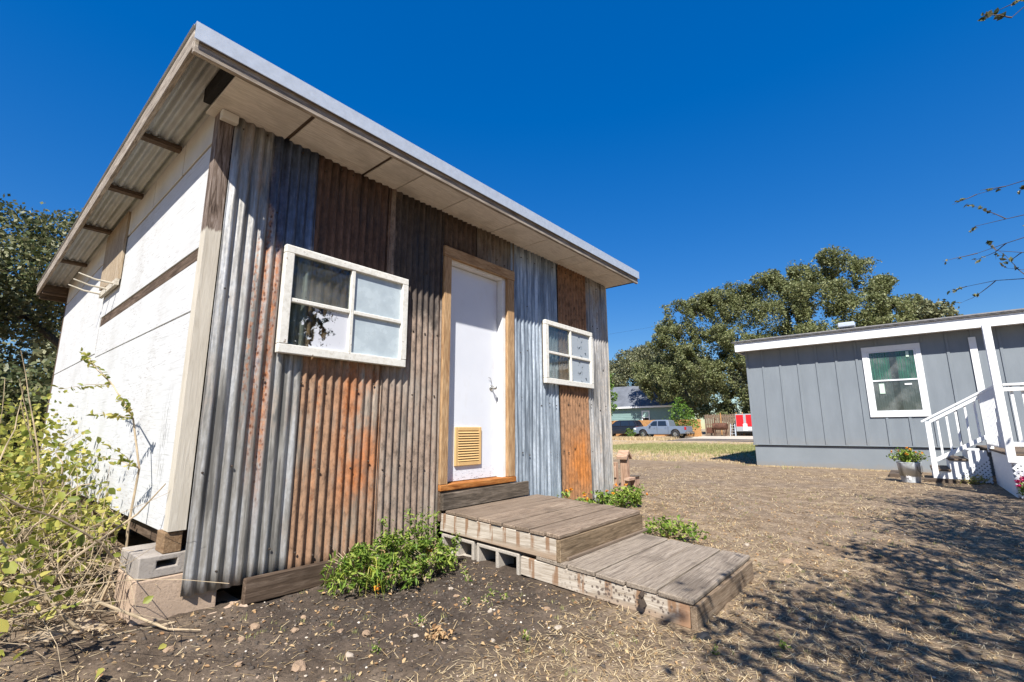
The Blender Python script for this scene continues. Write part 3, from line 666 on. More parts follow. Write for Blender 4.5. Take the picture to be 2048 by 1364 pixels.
def hollow(y0, y1, z0, h, lab, grp):
    """two-core block lying on its side, cores opening towards -x"""
    x0, x1 = 1.997, 2.19; t = .027; ym = (y0+y1)/2
    m = gridsolid([y0, y0+t, ym-t*.55, ym+t*.55, y1-t, y1], [z0, z0+t, z0+h-t, z0+h], {(1, 1), (3, 1)}, x0, x1, lambda u, v, w_: (w_, u, v+.042*(u-ym)))
    c = Vector(((x0+x1)/2, ym, z0)); o = m.build('concrete_block', None, M['conc'], c)
    bv = o.modifiers.new('edge', 'BEVEL'); bv.width = .006; bv.segments = 2; bv.limit_method = 'ANGLE'
    return tag(o, lab, 'block', grp)
hollow(-.425, -.035, .022, .172, 'pale hollow concrete block under the upper step, next to the tin wall', 'hollow blocks under the step')
hollow(-.895, -.455, .000, .172, 'pale hollow concrete block under the upper step, next to the lower step', 'hollow blocks under the step')

# ================================================================ GREY HOUSE
M['grey'] = plain('slate_grey_siding_paint', (.205, .230, .252), .6, .04, 2)
def siding_mat():
    b = NB('slate_grey_siding_paint', .6, .3); z = b.sep()[2]; n = b.noise(b.map((1, 1, .25)), 3.5, 5, .6); g = b.noise(b.map((20, 20, 1)), 5, 4, .7); lo = b.noise(b.co, 5, 5, .7)
    c = b.ramp(n, (.3, (.185, .208, .228)), (.7, (.222, .248, .27))); c = b.mix(b.ramp(g, (.45, .10), (.6, 0.0)), c, (.12, .135, .15))
    k = b.sstep(b.math('ADD', z, b.math('MULTIPLY', b.math('SUBTRACT', lo, .5), .5)), -1.15, -1.5); c = b.mix(b.math('MULTIPLY', k, .22), c, (.27, .22, .165)); b.col(c); b.bump(g, .12, .003); return b.m
M['grey'] = siding_mat()
M['greyskirt'] = plain('slate_grey_skirting_paint', (.215, .24, .26), .6, .06, 1.5)
def skirt_mat():
    b = NB('slate_grey_skirting_paint', .65, .25); z = b.sep()[2]; n = b.noise(b.co, 1.5, 4); sp = b.noise(b.map((1, 1, 1)), 7, 6, .7)
    c = b.ramp(n, (.3, (.195, .218, .236)), (.7, (.225, .25, .27)))
    k = b.sstep(b.math('ADD', z, b.math('MULTIPLY', b.math('SUBTRACT', sp, .5), .45)), -.10, -.34); c = b.mix(b.math('MULTIPLY', k, .6), c, (.27, .215, .155)); b.col(c); return b.m
M['greyskirt'] = skirt_mat()
M['whitetrim'] = plain('bright_white_trim_paint', (.80, .80, .79), .5, .03, 5)
M['shingle'] = plain('grey_asphalt_shingle', (.24, .23, .225), .9, .25, 14)
M['curtain'] = plain('green_curtain', (.035, .14, .095), .85, .18, 6)
M['curtaingrey'] = plain('grey_screened_curtain', (.09, .093, .097), .85, .18, 6)
M['screen'] = glass_mat('window_glass_clear')
M['sticker'] = plain('pale_green_sticker', (.55, .68, .56), .6, .05)
M['vinyl'] = plain('white_vinyl', (.78, .79, .80), .45, .03, 5)
HX, HY0, HY1 = 14.7, .44, -9.5
house = thing('house', 'slate grey board and batten house with white fascia', 'house', (HX+3.7, -4.5, 0))
box('siding_wall', house, (HX, HY1, .60), (HX+7.4, HY0, 3.40), M['grey'], .004)
box('skirting', house, (HX+.03, HY1+.05, -.06), (HX+7.3, HY0-.03, .585), M['greyskirt'], .003)
box('drip_trim', house, (HX-.022, HY1, .602), (HX-.002, HY0+.01, .625), M['grey'], .002)
yb = -.03; bats = []
while yb > HY1+.1: bats.append(yb); yb -= .457
bats = [HY0-.035]+bats
for y in bats:
    spans = [(.626, 3.395)]
    if -3.70 < y < -2.38: spans = [(.626, 1.33), (3.20, 3.395)]
    for a, b in spans: box('batten', house, (HX-.02, y-.028, a), (HX-.001, y+.028, b), M['grey'], .003)
hw = box('window', house, (HX-.034, -3.64, 1.35), (HX-.002, -2.44, 1.475), M['whitetrim'], .004); tag(hw, 'white trimmed sash window with green curtains')
box('head_trim', hw, (HX-.034, -3.64, 3.06), (HX-.002, -2.44, 3.19), M['whitetrim'], .004)
box('side_trim', hw, (HX-.033, -3.64, 1.476), (HX-.002, -3.535, 3.059), M['whitetrim'], .004)
box('side_trim', hw, (HX-.033, -2.555, 1.476), (HX-.002, -2.44, 3.059), M['whitetrim'], .004)
box('recess', hw, (HX-.0015, -3.54, 1.47), (HX-.0005, -2.55, 3.065), M['dark'], 0)
for (za, zb, off) in ((1.478, 2.30, 0), (2.27, 3.058, .008)):
    f = box('sash_frame', hw, (HX-.028+off, -3.533, za), (HX-.010+off, -2.557, za+.035), M['vinyl'], .002)
    box('sash_rail', f, (HX-.028+off, -3.533, zb-.032), (HX-.010+off, -2.557, zb), M['vinyl'], .002)
    for (a, b) in ((-3.533, -3.497), (-2.593, -2.557)): box('sash_stile', f, (HX-.028+off, a, za+.036), (HX-.010+off, b, zb-.033), M['vinyl'], .002)
    box('pane', f, (HX-.019+off, -3.498, za+.034), (HX-.017+off, -2.592, zb-.031), M['screen'], 0)
def curtain(y0, y1, z0, z1, mat):
    n = 40; V = []; Fc = []
    for j in range(2):
        for i in range(n+1):
            y = y0+(y1-y0)*i/n; V.append((HX-.0075+.0045*math.sin(i*1.25)+.0012*math.sin(i*.5+1), y, (z0, z1)[j]))
    for i in range(n): Fc.append((i, i+1, n+2+i, n+1+i))
    me = bpy.data.meshes.new('curtain'); me.from_pydata(V, [], Fc); me.polygons.foreach_set('use_smooth', [True]*n)
    return mobj('curtain', me, hw, mat)
curtain(-2.56, -2.99, 2.30, 3.02, M['curtain']); curtain(-3.14, -3.53, 2.30, 3.03, M['curtain'])
curtain(-2.56, -2.99, 1.48, 2.28, M['curtaingrey']); curtain(-3.14, -3.53, 1.48, 2.28, M['curtaingrey'])
box('sticker', hw, (HX-.0305, -2.82, 1.95), (HX-.0290, -2.71, 2.21), M['sticker'], 0)
box('sticker', hw, (HX-.0305, -3.37, 2.15), (HX-.0290, -3.23, 2.19), M['whitetrim'], 0)
box('sticker', hw, (HX-.0225, -3.40, 2.86), (HX-.0210, -3.34, 3.0), M['sticker'], 0)
box('door_trim', house, (HX-.036, -4.66, .70), (HX-.021, -4.53, 3.21), M['whitetrim'], .003)
box('fascia', house, (14.32, HY1-.2, 3.37), (14.355, .62, 3.63), M['whitetrim'], .004)
box('fascia', house, (14.356, .585, 3.37), (15.4, .62, 3.63), M['whitetrim'], .004)
box('eave_soffit', house, (14.356, HY1-.2, 3.402), (14.72, .58, 3.42), M['whitetrim'], 0)
m = MB(); sl = .178
ridge_x = 18.4
m.prism([(14.27, 3.634), (ridge_x, 3.634+(ridge_x-14.27)*sl), (22.5, 3.634), (22.5, 3.66), (ridge_x, 3.662+(ridge_x-14.27)*sl), (14.27, 3.662)], 'y', HY1-.25, .68)
rf = m.build('roof', house, M['shingle'])
m = MB(); m.prism([(14.4, 3.41), (22.4, 3.41), (22.4, 3.64), (ridge_x, 3.62+(ridge_x-14.27)*sl), (14.4, 3.64)], 'y', HY1-.1, .40); m.build('gable_wall', house, M['grey'])
for k in range(9):      # shingle courses, each a low step
    x0 = 14.255+k*.45; z0 = 3.664+(x0-14.27)*sl
    mm = MB(); mm.prism([(x0, z0), (x0+.46, z0+.46*sl), (x0+.46, z0+.46*sl+.003), (x0, z0+.014)], 'y', HY1-.25, .685); mm.build('shingle_course', rf, M['shingle'])
box('roof_vent', rf, (15.3, -2.35, 3.93), (15.6, -1.95, 4.06), M['flash'], .02)

# ---------------------------------------------------------------- porch
M['porchboard'] = wood('brown_porch_board', 'y', (.07, .05, .035), (.17, .125, .09), (.27, .21, .155))
porch = thing('porch', 'white railed porch with stairs and lattice skirt in front of the grey house', 'porch', (12.2, -5.5, 0))
PX, PY, PZ = 9.9, -4.34, .67
for i in range(34):
    x = PX+.0+i*.142
    if x > 14.6: break
    box('deck_board', porch, (x, -7.6, PZ-.032), (x+.136, PY, PZ), M['porchboard'], .003)
box('rim_board', porch, (PX+.005, -7.6, PZ-.15), (PX+.043, PY-.02, PZ-.034), M['whitetrim'], .003)
for k in range(11):     # horizontal lap boards on the end of the porch
    z = .0+k*.0575; box('lap_board', porch, (PX+.045, PY-.045, z), (12.33, PY-.024, z+.0555), M['whitetrim'], .003, rot=Matrix.Rotation(R(6), 3, 'X'))
def post(x, y, z0, z1, w=.09, parent=porch, nm='post', mat='whitetrim'): return box(nm, parent, (x-w/2, y-w/2, z0), (x+w/2, y+w/2, z1), M[mat], .004)
post(9.91, -4.375, .535, 2.735, .10, nm='tall_post')
post(9.91, -6.6, .535, 2.735, .10, nm='tall_post')
# front railing (along y) and end railing (along x)
box('rail', porch, (PX-.04, -6.55, 1.725), (PX+.05, -4.43, 1.762), M['whitetrim'], .004)
box('rail', porch, (PX-.018, -6.55, 1.64), (PX+.022, -4.43, 1.70), M['whitetrim'], .003)
box('rail', porch, (PX-.018, -6.55, .78), (PX+.022, -4.43, .85), M['whitetrim'], .003)
y = -4.52
while y > -6.5: box('baluster', porch, (PX+.024, y-.019, .76), (PX+.060, y+.019, 1.72), M['whitetrim'], .003); y -= .125
box('rail', porch, (PX+.07, PY-.085, 1.725), (12.30, PY+.0, 1.762), M['whitetrim'], .004)
box('rail', porch, (PX+.07, PY-.062, .76), (12.30, PY-.022, .82), M['whitetrim'], .003)
x = PX+.18
while x < 12.25: box('baluster', porch, (x-.019, PY-.021, .74), (x+.019, PY+.013, 1.72), M['whitetrim'], .003); x += .17
post(12.34, PY-.03, .60, 1.74)
# stairs descending towards +y, between x=12.3 and 13.65
SX0, SX1 = 12.30, 13.65
TR = [(-3.74, -3.44, .245), (-4.02, -3.72, .46)]
for (ya, yb2, z) in TR:
    box('tread', porch, (SX0-.02, ya, z-.035), (SX1+.02, yb2, z), M['porchboard'], .004)
for (yy, za, zb) in ((-3.47, .02, .208), (-3.745, .246, .423), (-4.03, .461, .636)): box('riser', porch, (SX0, yy-.012, za), (SX1, yy+.012, zb), M['whitetrim'], .002)
def stringer(x):
    m = MB(); m.prism([(-3.46, .02), (-3.46, .205), (-3.735, .21), (-3.735, .42), (-4.015, .425), (-4.015, .63), (-4.30, .63), (-4.30, .48), (-3.72, .02)], 'x', x, x+.03)
    return m.build('stringer', porch, M['whitetrim'])
stringer(SX0+.005); stringer(SX1-.035)
for xx in (SX0-.06,):
    post(xx, -3.50, .07, 1.20, .09, nm='stair_post')
    m = MB(); m.bar((xx, -3.40, 1.20), (xx, -4.36, 1.77), .09, .035); m.build('stair_rail', porch, M['whitetrim'])
    m = MB(); m.bar((xx, -3.54, 1.205), (xx, -4.33, 1.675), .03, .055); m.build('stair_rail', porch, M['whitetrim'])
    m = MB(); m.bar((xx, -3.54, .43), (xx, -4.33, .90), .03, .07); m.build('stair_rail', porch, M['whitetrim'])
    for k in range(5):
        y = -3.655-k*.148; s = (-3.5-y)*.594; box('baluster', porch, (xx+.016, y-.018, .42+s-.08), (xx+.046, y+.018, 1.21+s-.05), M['whitetrim'], .003)
# lattice panels: two layers of diagonal laths, joined per panel
def lattice(name, x, poly_fn, y0, y1, z0, z1, axis='x', step=.078, w_=.036):
    m = MB()
    for layer, sg in ((0, 1), (1, -1)):
        k = -40
        while k < 60:
            c = k*step; k += 1
            pts = []
            t = np.linspace(0, 1, 90)
            yy = y0+(y1-y0)*t; zz = z0+sg*(yy-y0)+c if sg > 0 else z0-(yy-y0)+c
            ok = [(float(a), float(b)) for a, b in zip(yy, zz) if z0 <= b <= z1 and poly_fn(a, b)]
            if len(ok) < 2: continue
            a, b = ok[0], ok[-1]; xo = x-.007*layer
            if math.hypot(a[0]-b[0], a[1]-b[1]) < .03: continue
            m.bar((xo, a[0], a[1]), (xo, b[0], b[1]), w_, .006, up=(1, 0, 0)) if False else m.bar((xo, a[0], a[1]), (xo, b[0], b[1]), .006, w_, up=(0, -(b[1]-a[1]), b[0]-a[0]))
    return m.build(name, porch, M['vinyl'])
lattice('lattice_panel', SX0-.012, lambda y, z: z < .03+(-3.70-y)*.85, -4.31, -3.72, .02, .58)
lattice('lattice_panel', SX1+.03, lambda y, z: z < .03+(-3.50-y)*.75, -4.31, -3.52, .02, .60)
lattice('lattice_panel', PX-.0, lambda y, z: True, -7.5, -4.37, -.02, .56)
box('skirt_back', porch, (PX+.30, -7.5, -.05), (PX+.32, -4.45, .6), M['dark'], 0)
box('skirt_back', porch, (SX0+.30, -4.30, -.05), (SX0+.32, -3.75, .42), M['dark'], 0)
# edging timbers on the ground
M['edging'] = wood('brown_landscape_timber', 'y', (.05, .035, .026), (.12, .09, .068), (.2, .155, .12))
o = box('landscape_timber', None, (12.0, -4.05, -.02), (12.14, -3.30, .075), M['edging'], .008); tag(o, 'brown landscape timber lying at the foot of the white stairs', 'timber')
o = box('landscape_timber', None, (12.75, -3.25, -.02), (13.9, -2.72, .085), M['edging'], .008); tag(o, 'low brown timber bed edge behind the galvanised bucket', 'timber')
box_rot = None

# ================================================================ FOLIAGE TOOLS
def rand_dirs(n, up=.0):
    d = rng.normal(size=(n, 3)); d[:, 2] += up; return d/np.linalg.norm(d, axis=1)[:, None]
def leaf_cards(name, P, size, up=.5, aspect=.55, shape=6, Nrm=None):
    """one small folded leaf per point"""
    n = len(P); Nn = rand_dirs(n, up) if Nrm is None else Nrm
    T = np.cross(Nn, rand_dirs(n)); T /= np.linalg.norm(T, axis=1)[:, None]+1e-9; B = np.cross(Nn, T)
    s = size*(.6+.8*rng.random(n)); s = s[:, None]; a = aspect
    if shape == 4:
        pts = [P-T*s*.5, P+B*s*a*.5, P+T*s*.5, P-B*s*a*.5]
        V = np.stack(pts, 1).reshape(-1, 3); Q = np.arange(n*4).reshape(n, 4)
        return fastmesh(name, V, Q)
    tip = P+T*s*.5; base = P-T*s*.5; c = .14
    l1 = P-T*s*.18+B*s*a*.42+Nn*s*c; l2 = P+T*s*.16+B*s*a*.36+Nn*s*c; r1 = P-T*s*.18-B*s*a*.42+Nn*s*c; r2 = P+T*s*.16-B*s*a*.36+Nn*s*c
    V = np.stack([base, l1, l2, tip, r2, r1], 1).reshape(-1, 3); k = np.arange(n)[:, None]*6
    Q = np.concatenate([k+np.array([[0, 3, 2, 1]]), k+np.array([[0, 5, 4, 3]])], 0)
    return fastmesh(name, V, Q)
def lobes_points(lobes, per_area, shell=.55):
    out = []
    for (c, r) in lobes:
        c = np.array(c); r = np.array(r); n = int(per_area*(r[0]*r[1]+r[1]*r[2]+r[0]*r[2])*4.19)
        d = rand_dirs(n); rr = (shell+(1-shell)*rng.random(n)**.6)+np.abs(rng.normal(0, .13, n))
        rr *= .82+.36*hnoise(d[:, 0]*2+c[0]+9, d[:, 1]*2+d[:, 2]*1.7+c[1]+9, 1.6, 5)
        out.append(c+d*r*rr[:, None])
    return np.concatenate(out)
def limb(m, a, b, r0, r1, wob=.12, n=7, sides=7):
    a, b = Vector(a), Vector(b); L = (b-a).length; pts = []; rad = []
    o1 = Vector([random.gauss(0, wob*L*.5) for _ in range(3)])
    for i in range(n+1):
        t = i/n; p = a.lerp(b, t)+o1*math.sin(math.pi*t)+Vector([random.gauss(0, wob*L*.05) for _ in range(3)])*(1 if 0 < i < n else 0)
        pts.append(p); rad.append(r0+(r1-r0)*t)
    m.tube(pts, rad, sides); return pts
def tree(name, label, base, height_fork, lobes, mat, leaf, per_area, tr=.35, group=None, cat='tree', shell=.5, shape=4, cl=None):
    t = thing(name, label, cat, base, group)
    m = MB(); b = Vector(base); fork = b+Vector((random.uniform(-.3, .3), random.uniform(-.3, .3), height_fork))
    limb(m, b-Vector((0, 0, .2)), fork, tr*1.3, tr, .05, 6, 9)
    L = sorted(lobes, key=lambda q: (Vector(q[0])-fork).length); ends = [(fork, tr*.8)]
    for (c, r) in L:
        c = Vector(c); src, sr = min(ends, key=lambda e: (e[0]-c).length+.0*e[1]); r0 = max(.025, sr*.72)
        pts = limb(m, src, c, r0, max(.02, r0*.5), .10, 5, 6); ends.append((pts[-1], max(.02, r0*.55))); ends.append((pts[3], r0*.7))
    m.build('trunk', t, M['bark'], smooth=True)
    P = lobes_points(lobes, per_area, shell)
    if cl: P = P[cl(P)]
    o = mobj('crown', leaf_cards('crown', P, leaf, .6, .62, shape), t, mat); return t
def env_lobes(c, rx, ry, rz, n, rmin, rmax, low=-.6, flat=.8):
    """lobes spread over an ellipsoid envelope"""
    L = []
    for i in range(n):
        z = low+(1-low)*(i+.5)/n; ph = i*2.39996+random.uniform(-.3, .3); q = math.sqrt(max(0, 1-z*z))*random.uniform(.62, 1.0)
        r = random.uniform(rmin, rmax)
        L.append(((c[0]+rx*q*math.cos(ph), c[1]+ry*q*math.sin(ph), c[2]+rz*z*random.uniform(.75, 1)), (r, r*random.uniform(.9, 1.2), r*flat)))
    return L

# ================================================================ BACKGROUND TREES
# big live oak behind the plank fence
OK = []
for (y, z, x, r) in ((14.5, 13.2, 55, 2.4), (12.2, 14.4, 55, 2.6), (16.3, 11.0, 54, 2.2), (9.6, 13.3, 54, 2.6), (7.0, 15.2, 55, 2.7), (4.2, 16.3, 56, 2.6), (1.0, 16.4, 56, 2.7), (-1.0, 14.2, 56, 2.2), (-3.3, 11.8, 56, 1.9),
                     (-4.4, 9.8, 56, 1.5), (2.5, 13.3, 53, 2.7), (6.0, 12.2, 53, 2.6), (-1.0, 12.0, 54, 2.5), (9.5, 10.0, 52.5, 2.3), (12.8, 10.6, 54, 2.2), (15.4, 8.6, 54, 2.2), (17.6, 6.8, 54, 2.3), (13.8, 7.0, 53, 2.2), (11.2, 6.6, 53, 2.4),
                     (8.3, 7.2, 52.5, 2.4), (5.0, 8.6, 53, 2.5), (2.0, 9.6, 53, 2.4), (-2.5, 9.2, 54, 2.2), (16.5, 4.9, 54.5, 1.8), (13.2, 4.6, 54, 1.8), (10.0, 4.3, 53.5, 1.9), (7.0, 4.6, 53.5, 2.0), (18.9, 9.2, 56, 1.9), (4.0, 5.6, 54, 2.2), (2.0, 4.0, 55, 2.2), (6.0, 3.2, 56, 2.2), (9.5, 3.0, 56, 1.9), (-1.5, 5.0, 56, 2.3), (-3.5, 7, 56, 2.3), (11.5, 2.6, 54.5, 1.7), (8.5, 2.4, 54.5, 1.7), (13.5, 2.6, 55, 1.6), (15.6, 2.9, 55.5, 1.6), (5.5, 2.6, 54.5, 1.8), (3.0, 2.4, 54.5, 1.8), (19.2, 7.2, 55, 1.7), (17.0, 10, 55, 1.8), (21.5, 6.0, 56, 1.7), (22.5, 8.4, 57, 1.9), (20.6, 4.6, 56, 1.2), (17.9, 12.2, 55, 1.6), (12.0, 15.6, 55, 1.9), (15.2, 15.2, 55.5, 1.7), (17.6, 15.3, 55.5, 1.6), (18.8, 13.2, 55.5, 1.5), (19.6, 11.2, 55.5, 1.5), (9.4, 15.6, 55.5, 1.8), (5.6, 16.7, 56, 1.8), (19.7, 5.4, 56, 1.7), (0.5, 6.4, 54.5, 2.2), (11.3, 9.0, 56.5, 2.1), (6.5, 10.2, 56.5, 2.3)):
    OK.append(((x, y, z+.3), (r*.80, r*.88, r*.62)))
    for k in range(6):
        a = random.uniform(0, 6.28); e = random.uniform(-.35, 1.0); q = r*random.uniform(.75, 1.12); rs = r*random.uniform(.26, .5)
        OK.append(((x+q*math.cos(a)*.6, y+q*math.sin(a), z+.3+q*e*.72), (rs, rs*1.1, rs*.7)))
tree('oak_tree', 'huge spreading live oak towering behind the plank fence and grey house', (55, 8.5, .5), 3.4, OK, M['oak'], .21, 84, .75, shell=.5, cl=lambda P: hnoise(P[:, 1]*1.25+40, P[:, 2]*1.25+P[:, 0]*.6, 1.0, 12)+.35*hnoise(P[:, 1]*4+40, P[:, 2]*4+P[:, 0]*2, 1.0, 13) > .56)
L = env_lobes((67, 28.5, 8.0), 4.5, 5.6, 5.6, 24, 1.2, 2.1, -.75)
tree('oak_tree', 'olive live oak crowding behind the green house roof', (67, 29, .6), 3, L, M['oak_far'], .27, 52, .4)
L = env_lobes((47.5, 24.3, 4.9), 1.6, 1.9, 3.0, 12, .7, 1.15, -.9)
tree('young_tree', 'bright green leafy tree overhanging the black car', (47.5, 24.6, .2), 1.5, L, M['bright'], .26, 36, .14)
L = env_lobes((76, -6.3, 12.6), 3, 2.6, 4.2, 12, 1.1, 1.7, -.6)
tree('oak_tree', 'distant oak crown showing above the grey house roof ridge', (76, -6.3, .6), 6, L, M['oak_far'], .42, 26, .45)
for (x, y, zc, rr, lab) in ((70, 40, 6.5, 6, 'hazy distant oak standing left of the green house'), (66, 55, 6, 5.5, 'hazy distant oak beyond the far corner of the shed'), (58, 72, 6, 6, 'hazy distant oak beyond the rear wall of the shed'), (92, 52, 7, 7, 'hazy distant oak on the skyline behind the shed roof'), (98, -4, 7, 7, 'hazy distant oak on the skyline behind the grey house'), (84, 12, 9.5, 7, 'hazy distant oak far behind the huge live oak'), (82, 28, 9, 6.5, 'hazy distant oak far behind the green house')):
    tree('oak_tree', lab, (x, y, .6), 3.5, env_lobes((x, y, zc), rr, rr, rr*.75, 20, 1.6, 2.6, -.85), M['oak_far'], .5, 20, .4)
L = [((48.6, 15.5, 2.3), (.8, .8, .9)), ((48.6, 14.8, 2.9), (.7, .7, .8)), ((48.5, 16.2, 1.7), (.7, .7, .7)), ((48.6, 14.4, 2.0), (.8, .7, .7)), ((48.5, 15.3, 3.7), (.5, .5, .7)), ((48.5, 15.9, 3.2), (.5, .5, .5)), ((48.4, 13.9, 1.5), (.5, .6, .5))]
tree('shrub', 'tall loose yellow green shrub between pickup bed and plank fence', (48.6, 15.1, .3), .8, L, M['bright'], .20, 34, .07, cat='shrub', shell=.3)
def small_plant(name, label, cat, base, r, h, n, leaf, mat, group=None, stems=8, flowers=None, aspect=.45, stalks=None, parts=0):
    t = thing(name, label, cat, base, group); b = Vector(base); m = MB(); P = []
    for k in range(stems):
        a = random.uniform(0, 6.28); q = math.sqrt(random.random()); tip = b+Vector((r[0]*q*math.cos(a), r[1]*q*math.sin(a), h*(1.05-.55*q*q)*random.uniform(.75, 1.05)))
        mid = b.lerp(tip, .5)+Vector((0, 0, h*.12)); m.tube([b+(tip-b)*.03, mid, tip], [.005, .004, .002], 5)
        for i in range(max(3, n//stems)):
            t_ = random.uniform(.2, 1.02); p = (b.lerp(mid, t_*2) if t_ < .5 else mid.lerp(tip, t_*2-1)); P.append(p+Vector([random.gauss(0, leaf*.6) for _ in range(3)]))
    m.build('stems', t, M['twig'])
    P = np.array([tuple(p) for p in P]); P[:, 2] = np.maximum(P[:, 2], b.z+leaf*.25)
    o = mobj('foliage', leaf_cards('foliage', P, leaf, .8, aspect, 6), t, mat); tag(o, kind='stuff')
    if flowers:
        for (fm, cnt, fs) in flowers:
            for k in range(cnt):
                a = random.uniform(0, 6.28); q = math.sqrt(random.random()); c = b+Vector((r[0]*q*math.cos(a), r[1]*q*math.sin(a), h*(1.08-.5*q*q)+fs*.3))
                pp = np.array([tuple(c+Vector([random.gauss(0, fs*.22) for _ in range(3)])*1.0) for _ in range(18)])
                mobj('flower', leaf_cards('flower', pp, fs*.55, 1.2, .8, 6), t, fm)
    return t
small_plant('shrub', 'low pale green shrub in front of the silver pickup', 'shrub', (44.2, 18.9, G(44.2, 18.9)), (.5, .6), .95, 300, .16, M['bright'], stems=14)
# left: dark live oak behind the shed
L = []
for (x, y, z, r) in ((-.6, 14, 6.0, 1.0), (.6, 13.5, 6.1, .9), (-1.8, 14, 5.6, 1.2), (1.6, 14, 6.2, 1.1), (-.2, 13, 5.0, 1.0), (.7, 13, 4.7, .8), (-1.4, 13, 4.6, 1.0), (.1, 14.5, 4.1, .8), (-1.0, 14, 3.8, .9), (2.6, 14.5, 6.4, 1.3), (1.6, 13, 4.8, .9), (-2.6, 13.5, 5.0, 1.2), (2.5, 14, 4.9, 1.1), (-2.2, 13, 3.6, 1.0), (3.6, 15, 5.6, 1.2)):
    L.append(((x, y, z), (r, r, r*.8)))
tree('oak_tree', 'dark live oak leaning behind the white boarded side of the shed', (2.3, 14.2, .1), 1.3, L, M['oak_dark'], .105, 260, .26, shell=.35)
for (x, y, z, r, lab) in ((-.6, 11.5, 1.3, 1.1, 'shady green thicket under the dark oak, beside the vine tangle'), (.75, 10.2, 1.35, .9, 'shady green thicket tight against the rear corner of the shed')):
    tree('thicket', lab, (x, y, .05), .4, env_lobes((x, y, z), r, r, 1.2, 12, .4, .7, -.8), M['oak_dark'], .11, 210, .04, cat='bush', shell=.3)
tree('oak_tree', 'olive oak standing far beyond the dark leaning oak', (.5, 30, 0), 2, env_lobes((.5, 30, 4.6), 6, 3, 3.6, 20, 1.2, 2.0, -.9), M['oak_far'], .3, 30, .4)
tree('oak_tree', 'olive oak far beyond the vine tangle, outside the yard', (-11, 27, 0), 2, env_lobes((-11, 27, 4.2), 5, 3, 3.6, 16, 1.2, 2.0, -.9), M['oak_far'], .3, 26, .4)

# ---------------------------------------------------------------- tree that shades the yard, bare twigs reaching into view
def in_view(P, pad=.0):
    d = P-np.array(CAM); x = d @ np.array(R2); y = d @ np.array(U2); z = d @ np.array(F)
    return (z > .1) & (np.abs(x) < z*(1024/938.15+pad)) & (np.abs(y) < z*(682/938.15+pad))
yard = thing('mesquite_tree', 'sparse tree whose bare twigs hang over the porch and shade the yard', 'tree', (1.2, -8.2, -.1))
m = MB(); tips = []
b0 = Vector((1.2, -8.2, -.2)); fk = Vector((1.0, -7.9, 1.9)); limb(m, b0, fk, .24, .18, .05, 6, 9)
CL = []
KL = [(1.2, -7.0, 5.0, .8), (2.4, -8.6, 5.4, 1.1), (-1.2, -7.4, 4.8, .8), (5.0, -7.2, 5.0, .9)]
for (gx, gy_, h, r) in ((1.95, -2.5, 3.4, .34), (2.55, -2.75, 3.2, .42), (2.1, -3.3, 3.6, .5), (3.1, -3.0, 3.3, .5), (2.9, -3.6, 3.9, .55), (3.8, -2.95, 3.0, .42), (3.7, -3.7, 3.6, .6), (4.5, -3.25, 3.1, .5), (4.7, -4.0, 3.8, .7),
                       (5.4, -3.1, 2.9, .42), (5.6, -3.8, 3.4, .6), (6.3, -2.95, 3.0, .4), (6.6, -3.6, 3.2, .6), (7.5, -3.2, 3.1, .5), (7.7, -4.0, 3.6, .7), (8.5, -3.5, 3.2, .5), (9.4, -4.0, 3.4, .6), (6.4, -4.6, 4.2, .8), (3.4, -4.5, 4.2, .7), (4.9, -2.65, 2.8, .2)):
    KL.append((gx-.755*h, gy_-.5*h, h, r))
for (x, y, z, r) in KL:
    c = Vector((x, y, z)); pts = limb(m, fk, c, .085, .02, .10, 7, 6); CL.append((c, r))
    for k in range(9):
        e = c+Vector([random.gauss(0, r*.75) for _ in range(3)])
        if in_view(np.array([tuple(e)]), .12)[0]: continue
        pk_ = limb(m, pts[random.randint(4, 7)], e, .014, .004, .12, 4, 4)
        for q in range(4):
            e2 = e+Vector([random.gauss(0, r*.35) for _ in range(3)])
            if in_view(np.array([tuple(e2)]), .10)[0]: continue
            limb(m, pk_[-2], e2, .005, .002, .1, 3, 3); tips.append(e2)
m.build('trunk', yard, M['bark'])
PP = []
for (c, r) in CL:
    n = int((2600 if c.x > .8 else 1500)*r*r)+60; d = rng.normal(size=(n, 3))*r*.62; q = np.array(c)+d
    k = hnoise(q[:, 0]*2.2+q[:, 2], q[:, 1]*2.2-q[:, 2]*.7, 1.0, 8); PP.append(q[k > .40])
PP = np.concatenate(PP); PP = PP[~in_view(PP, .06)]
mobj('crown', leaf_cards('crown', PP, .085, .5, .55, 6), yard, M['oak_dark'])
# thin branches that reach out over the yard
def spray(a, dirv, L, depth=0, r=.011):
    pts = [Vector(a)]; d = Vector(dirv).normalized(); n = 7
    for i in range(n):
        d = (d+Vector([random.gauss(0, .10) for _ in range(3)])).normalized(); pts.append(pts[-1]+d*L/n)
    m.tube(pts, [r*(1-.8*i/n) for i in range(n+1)], 5)
    for i in range(2, n+1):
        if depth < 2 and random.random() < (.8 if depth == 0 else .4):
            dd = (d+Vector([random.gauss(0, .55) for _ in range(3)])).normalized(); spray(pts[i], dd, L*random.uniform(.10, .22), depth+1, r*.5)
        if depth >= 1 and random.random() < .30: SP.append(tuple(pts[i]))
random.seed(21); m = MB(); SP = []
for (a, b) in (((5.0, -5.6, 3.5), (6.30, -4.20, 3.52)), ((5.0, -5.6, 3.2), (6.42, -4.20, 3.30)), ((5.2, -5.5, 2.75), (6.42, -4.20, 3.02)), ((5.2, -5.5, 2.5), (7.1, -4.20, 2.86)), ((5.3, -5.4, 2.4), (6.6, -4.25, 2.72)), ((3.3, -5.2, 4.45), (3.92, -4.18, 4.16))):
    spray(a, Vector(b)-Vector(a), (Vector(b)-Vector(a)).length)
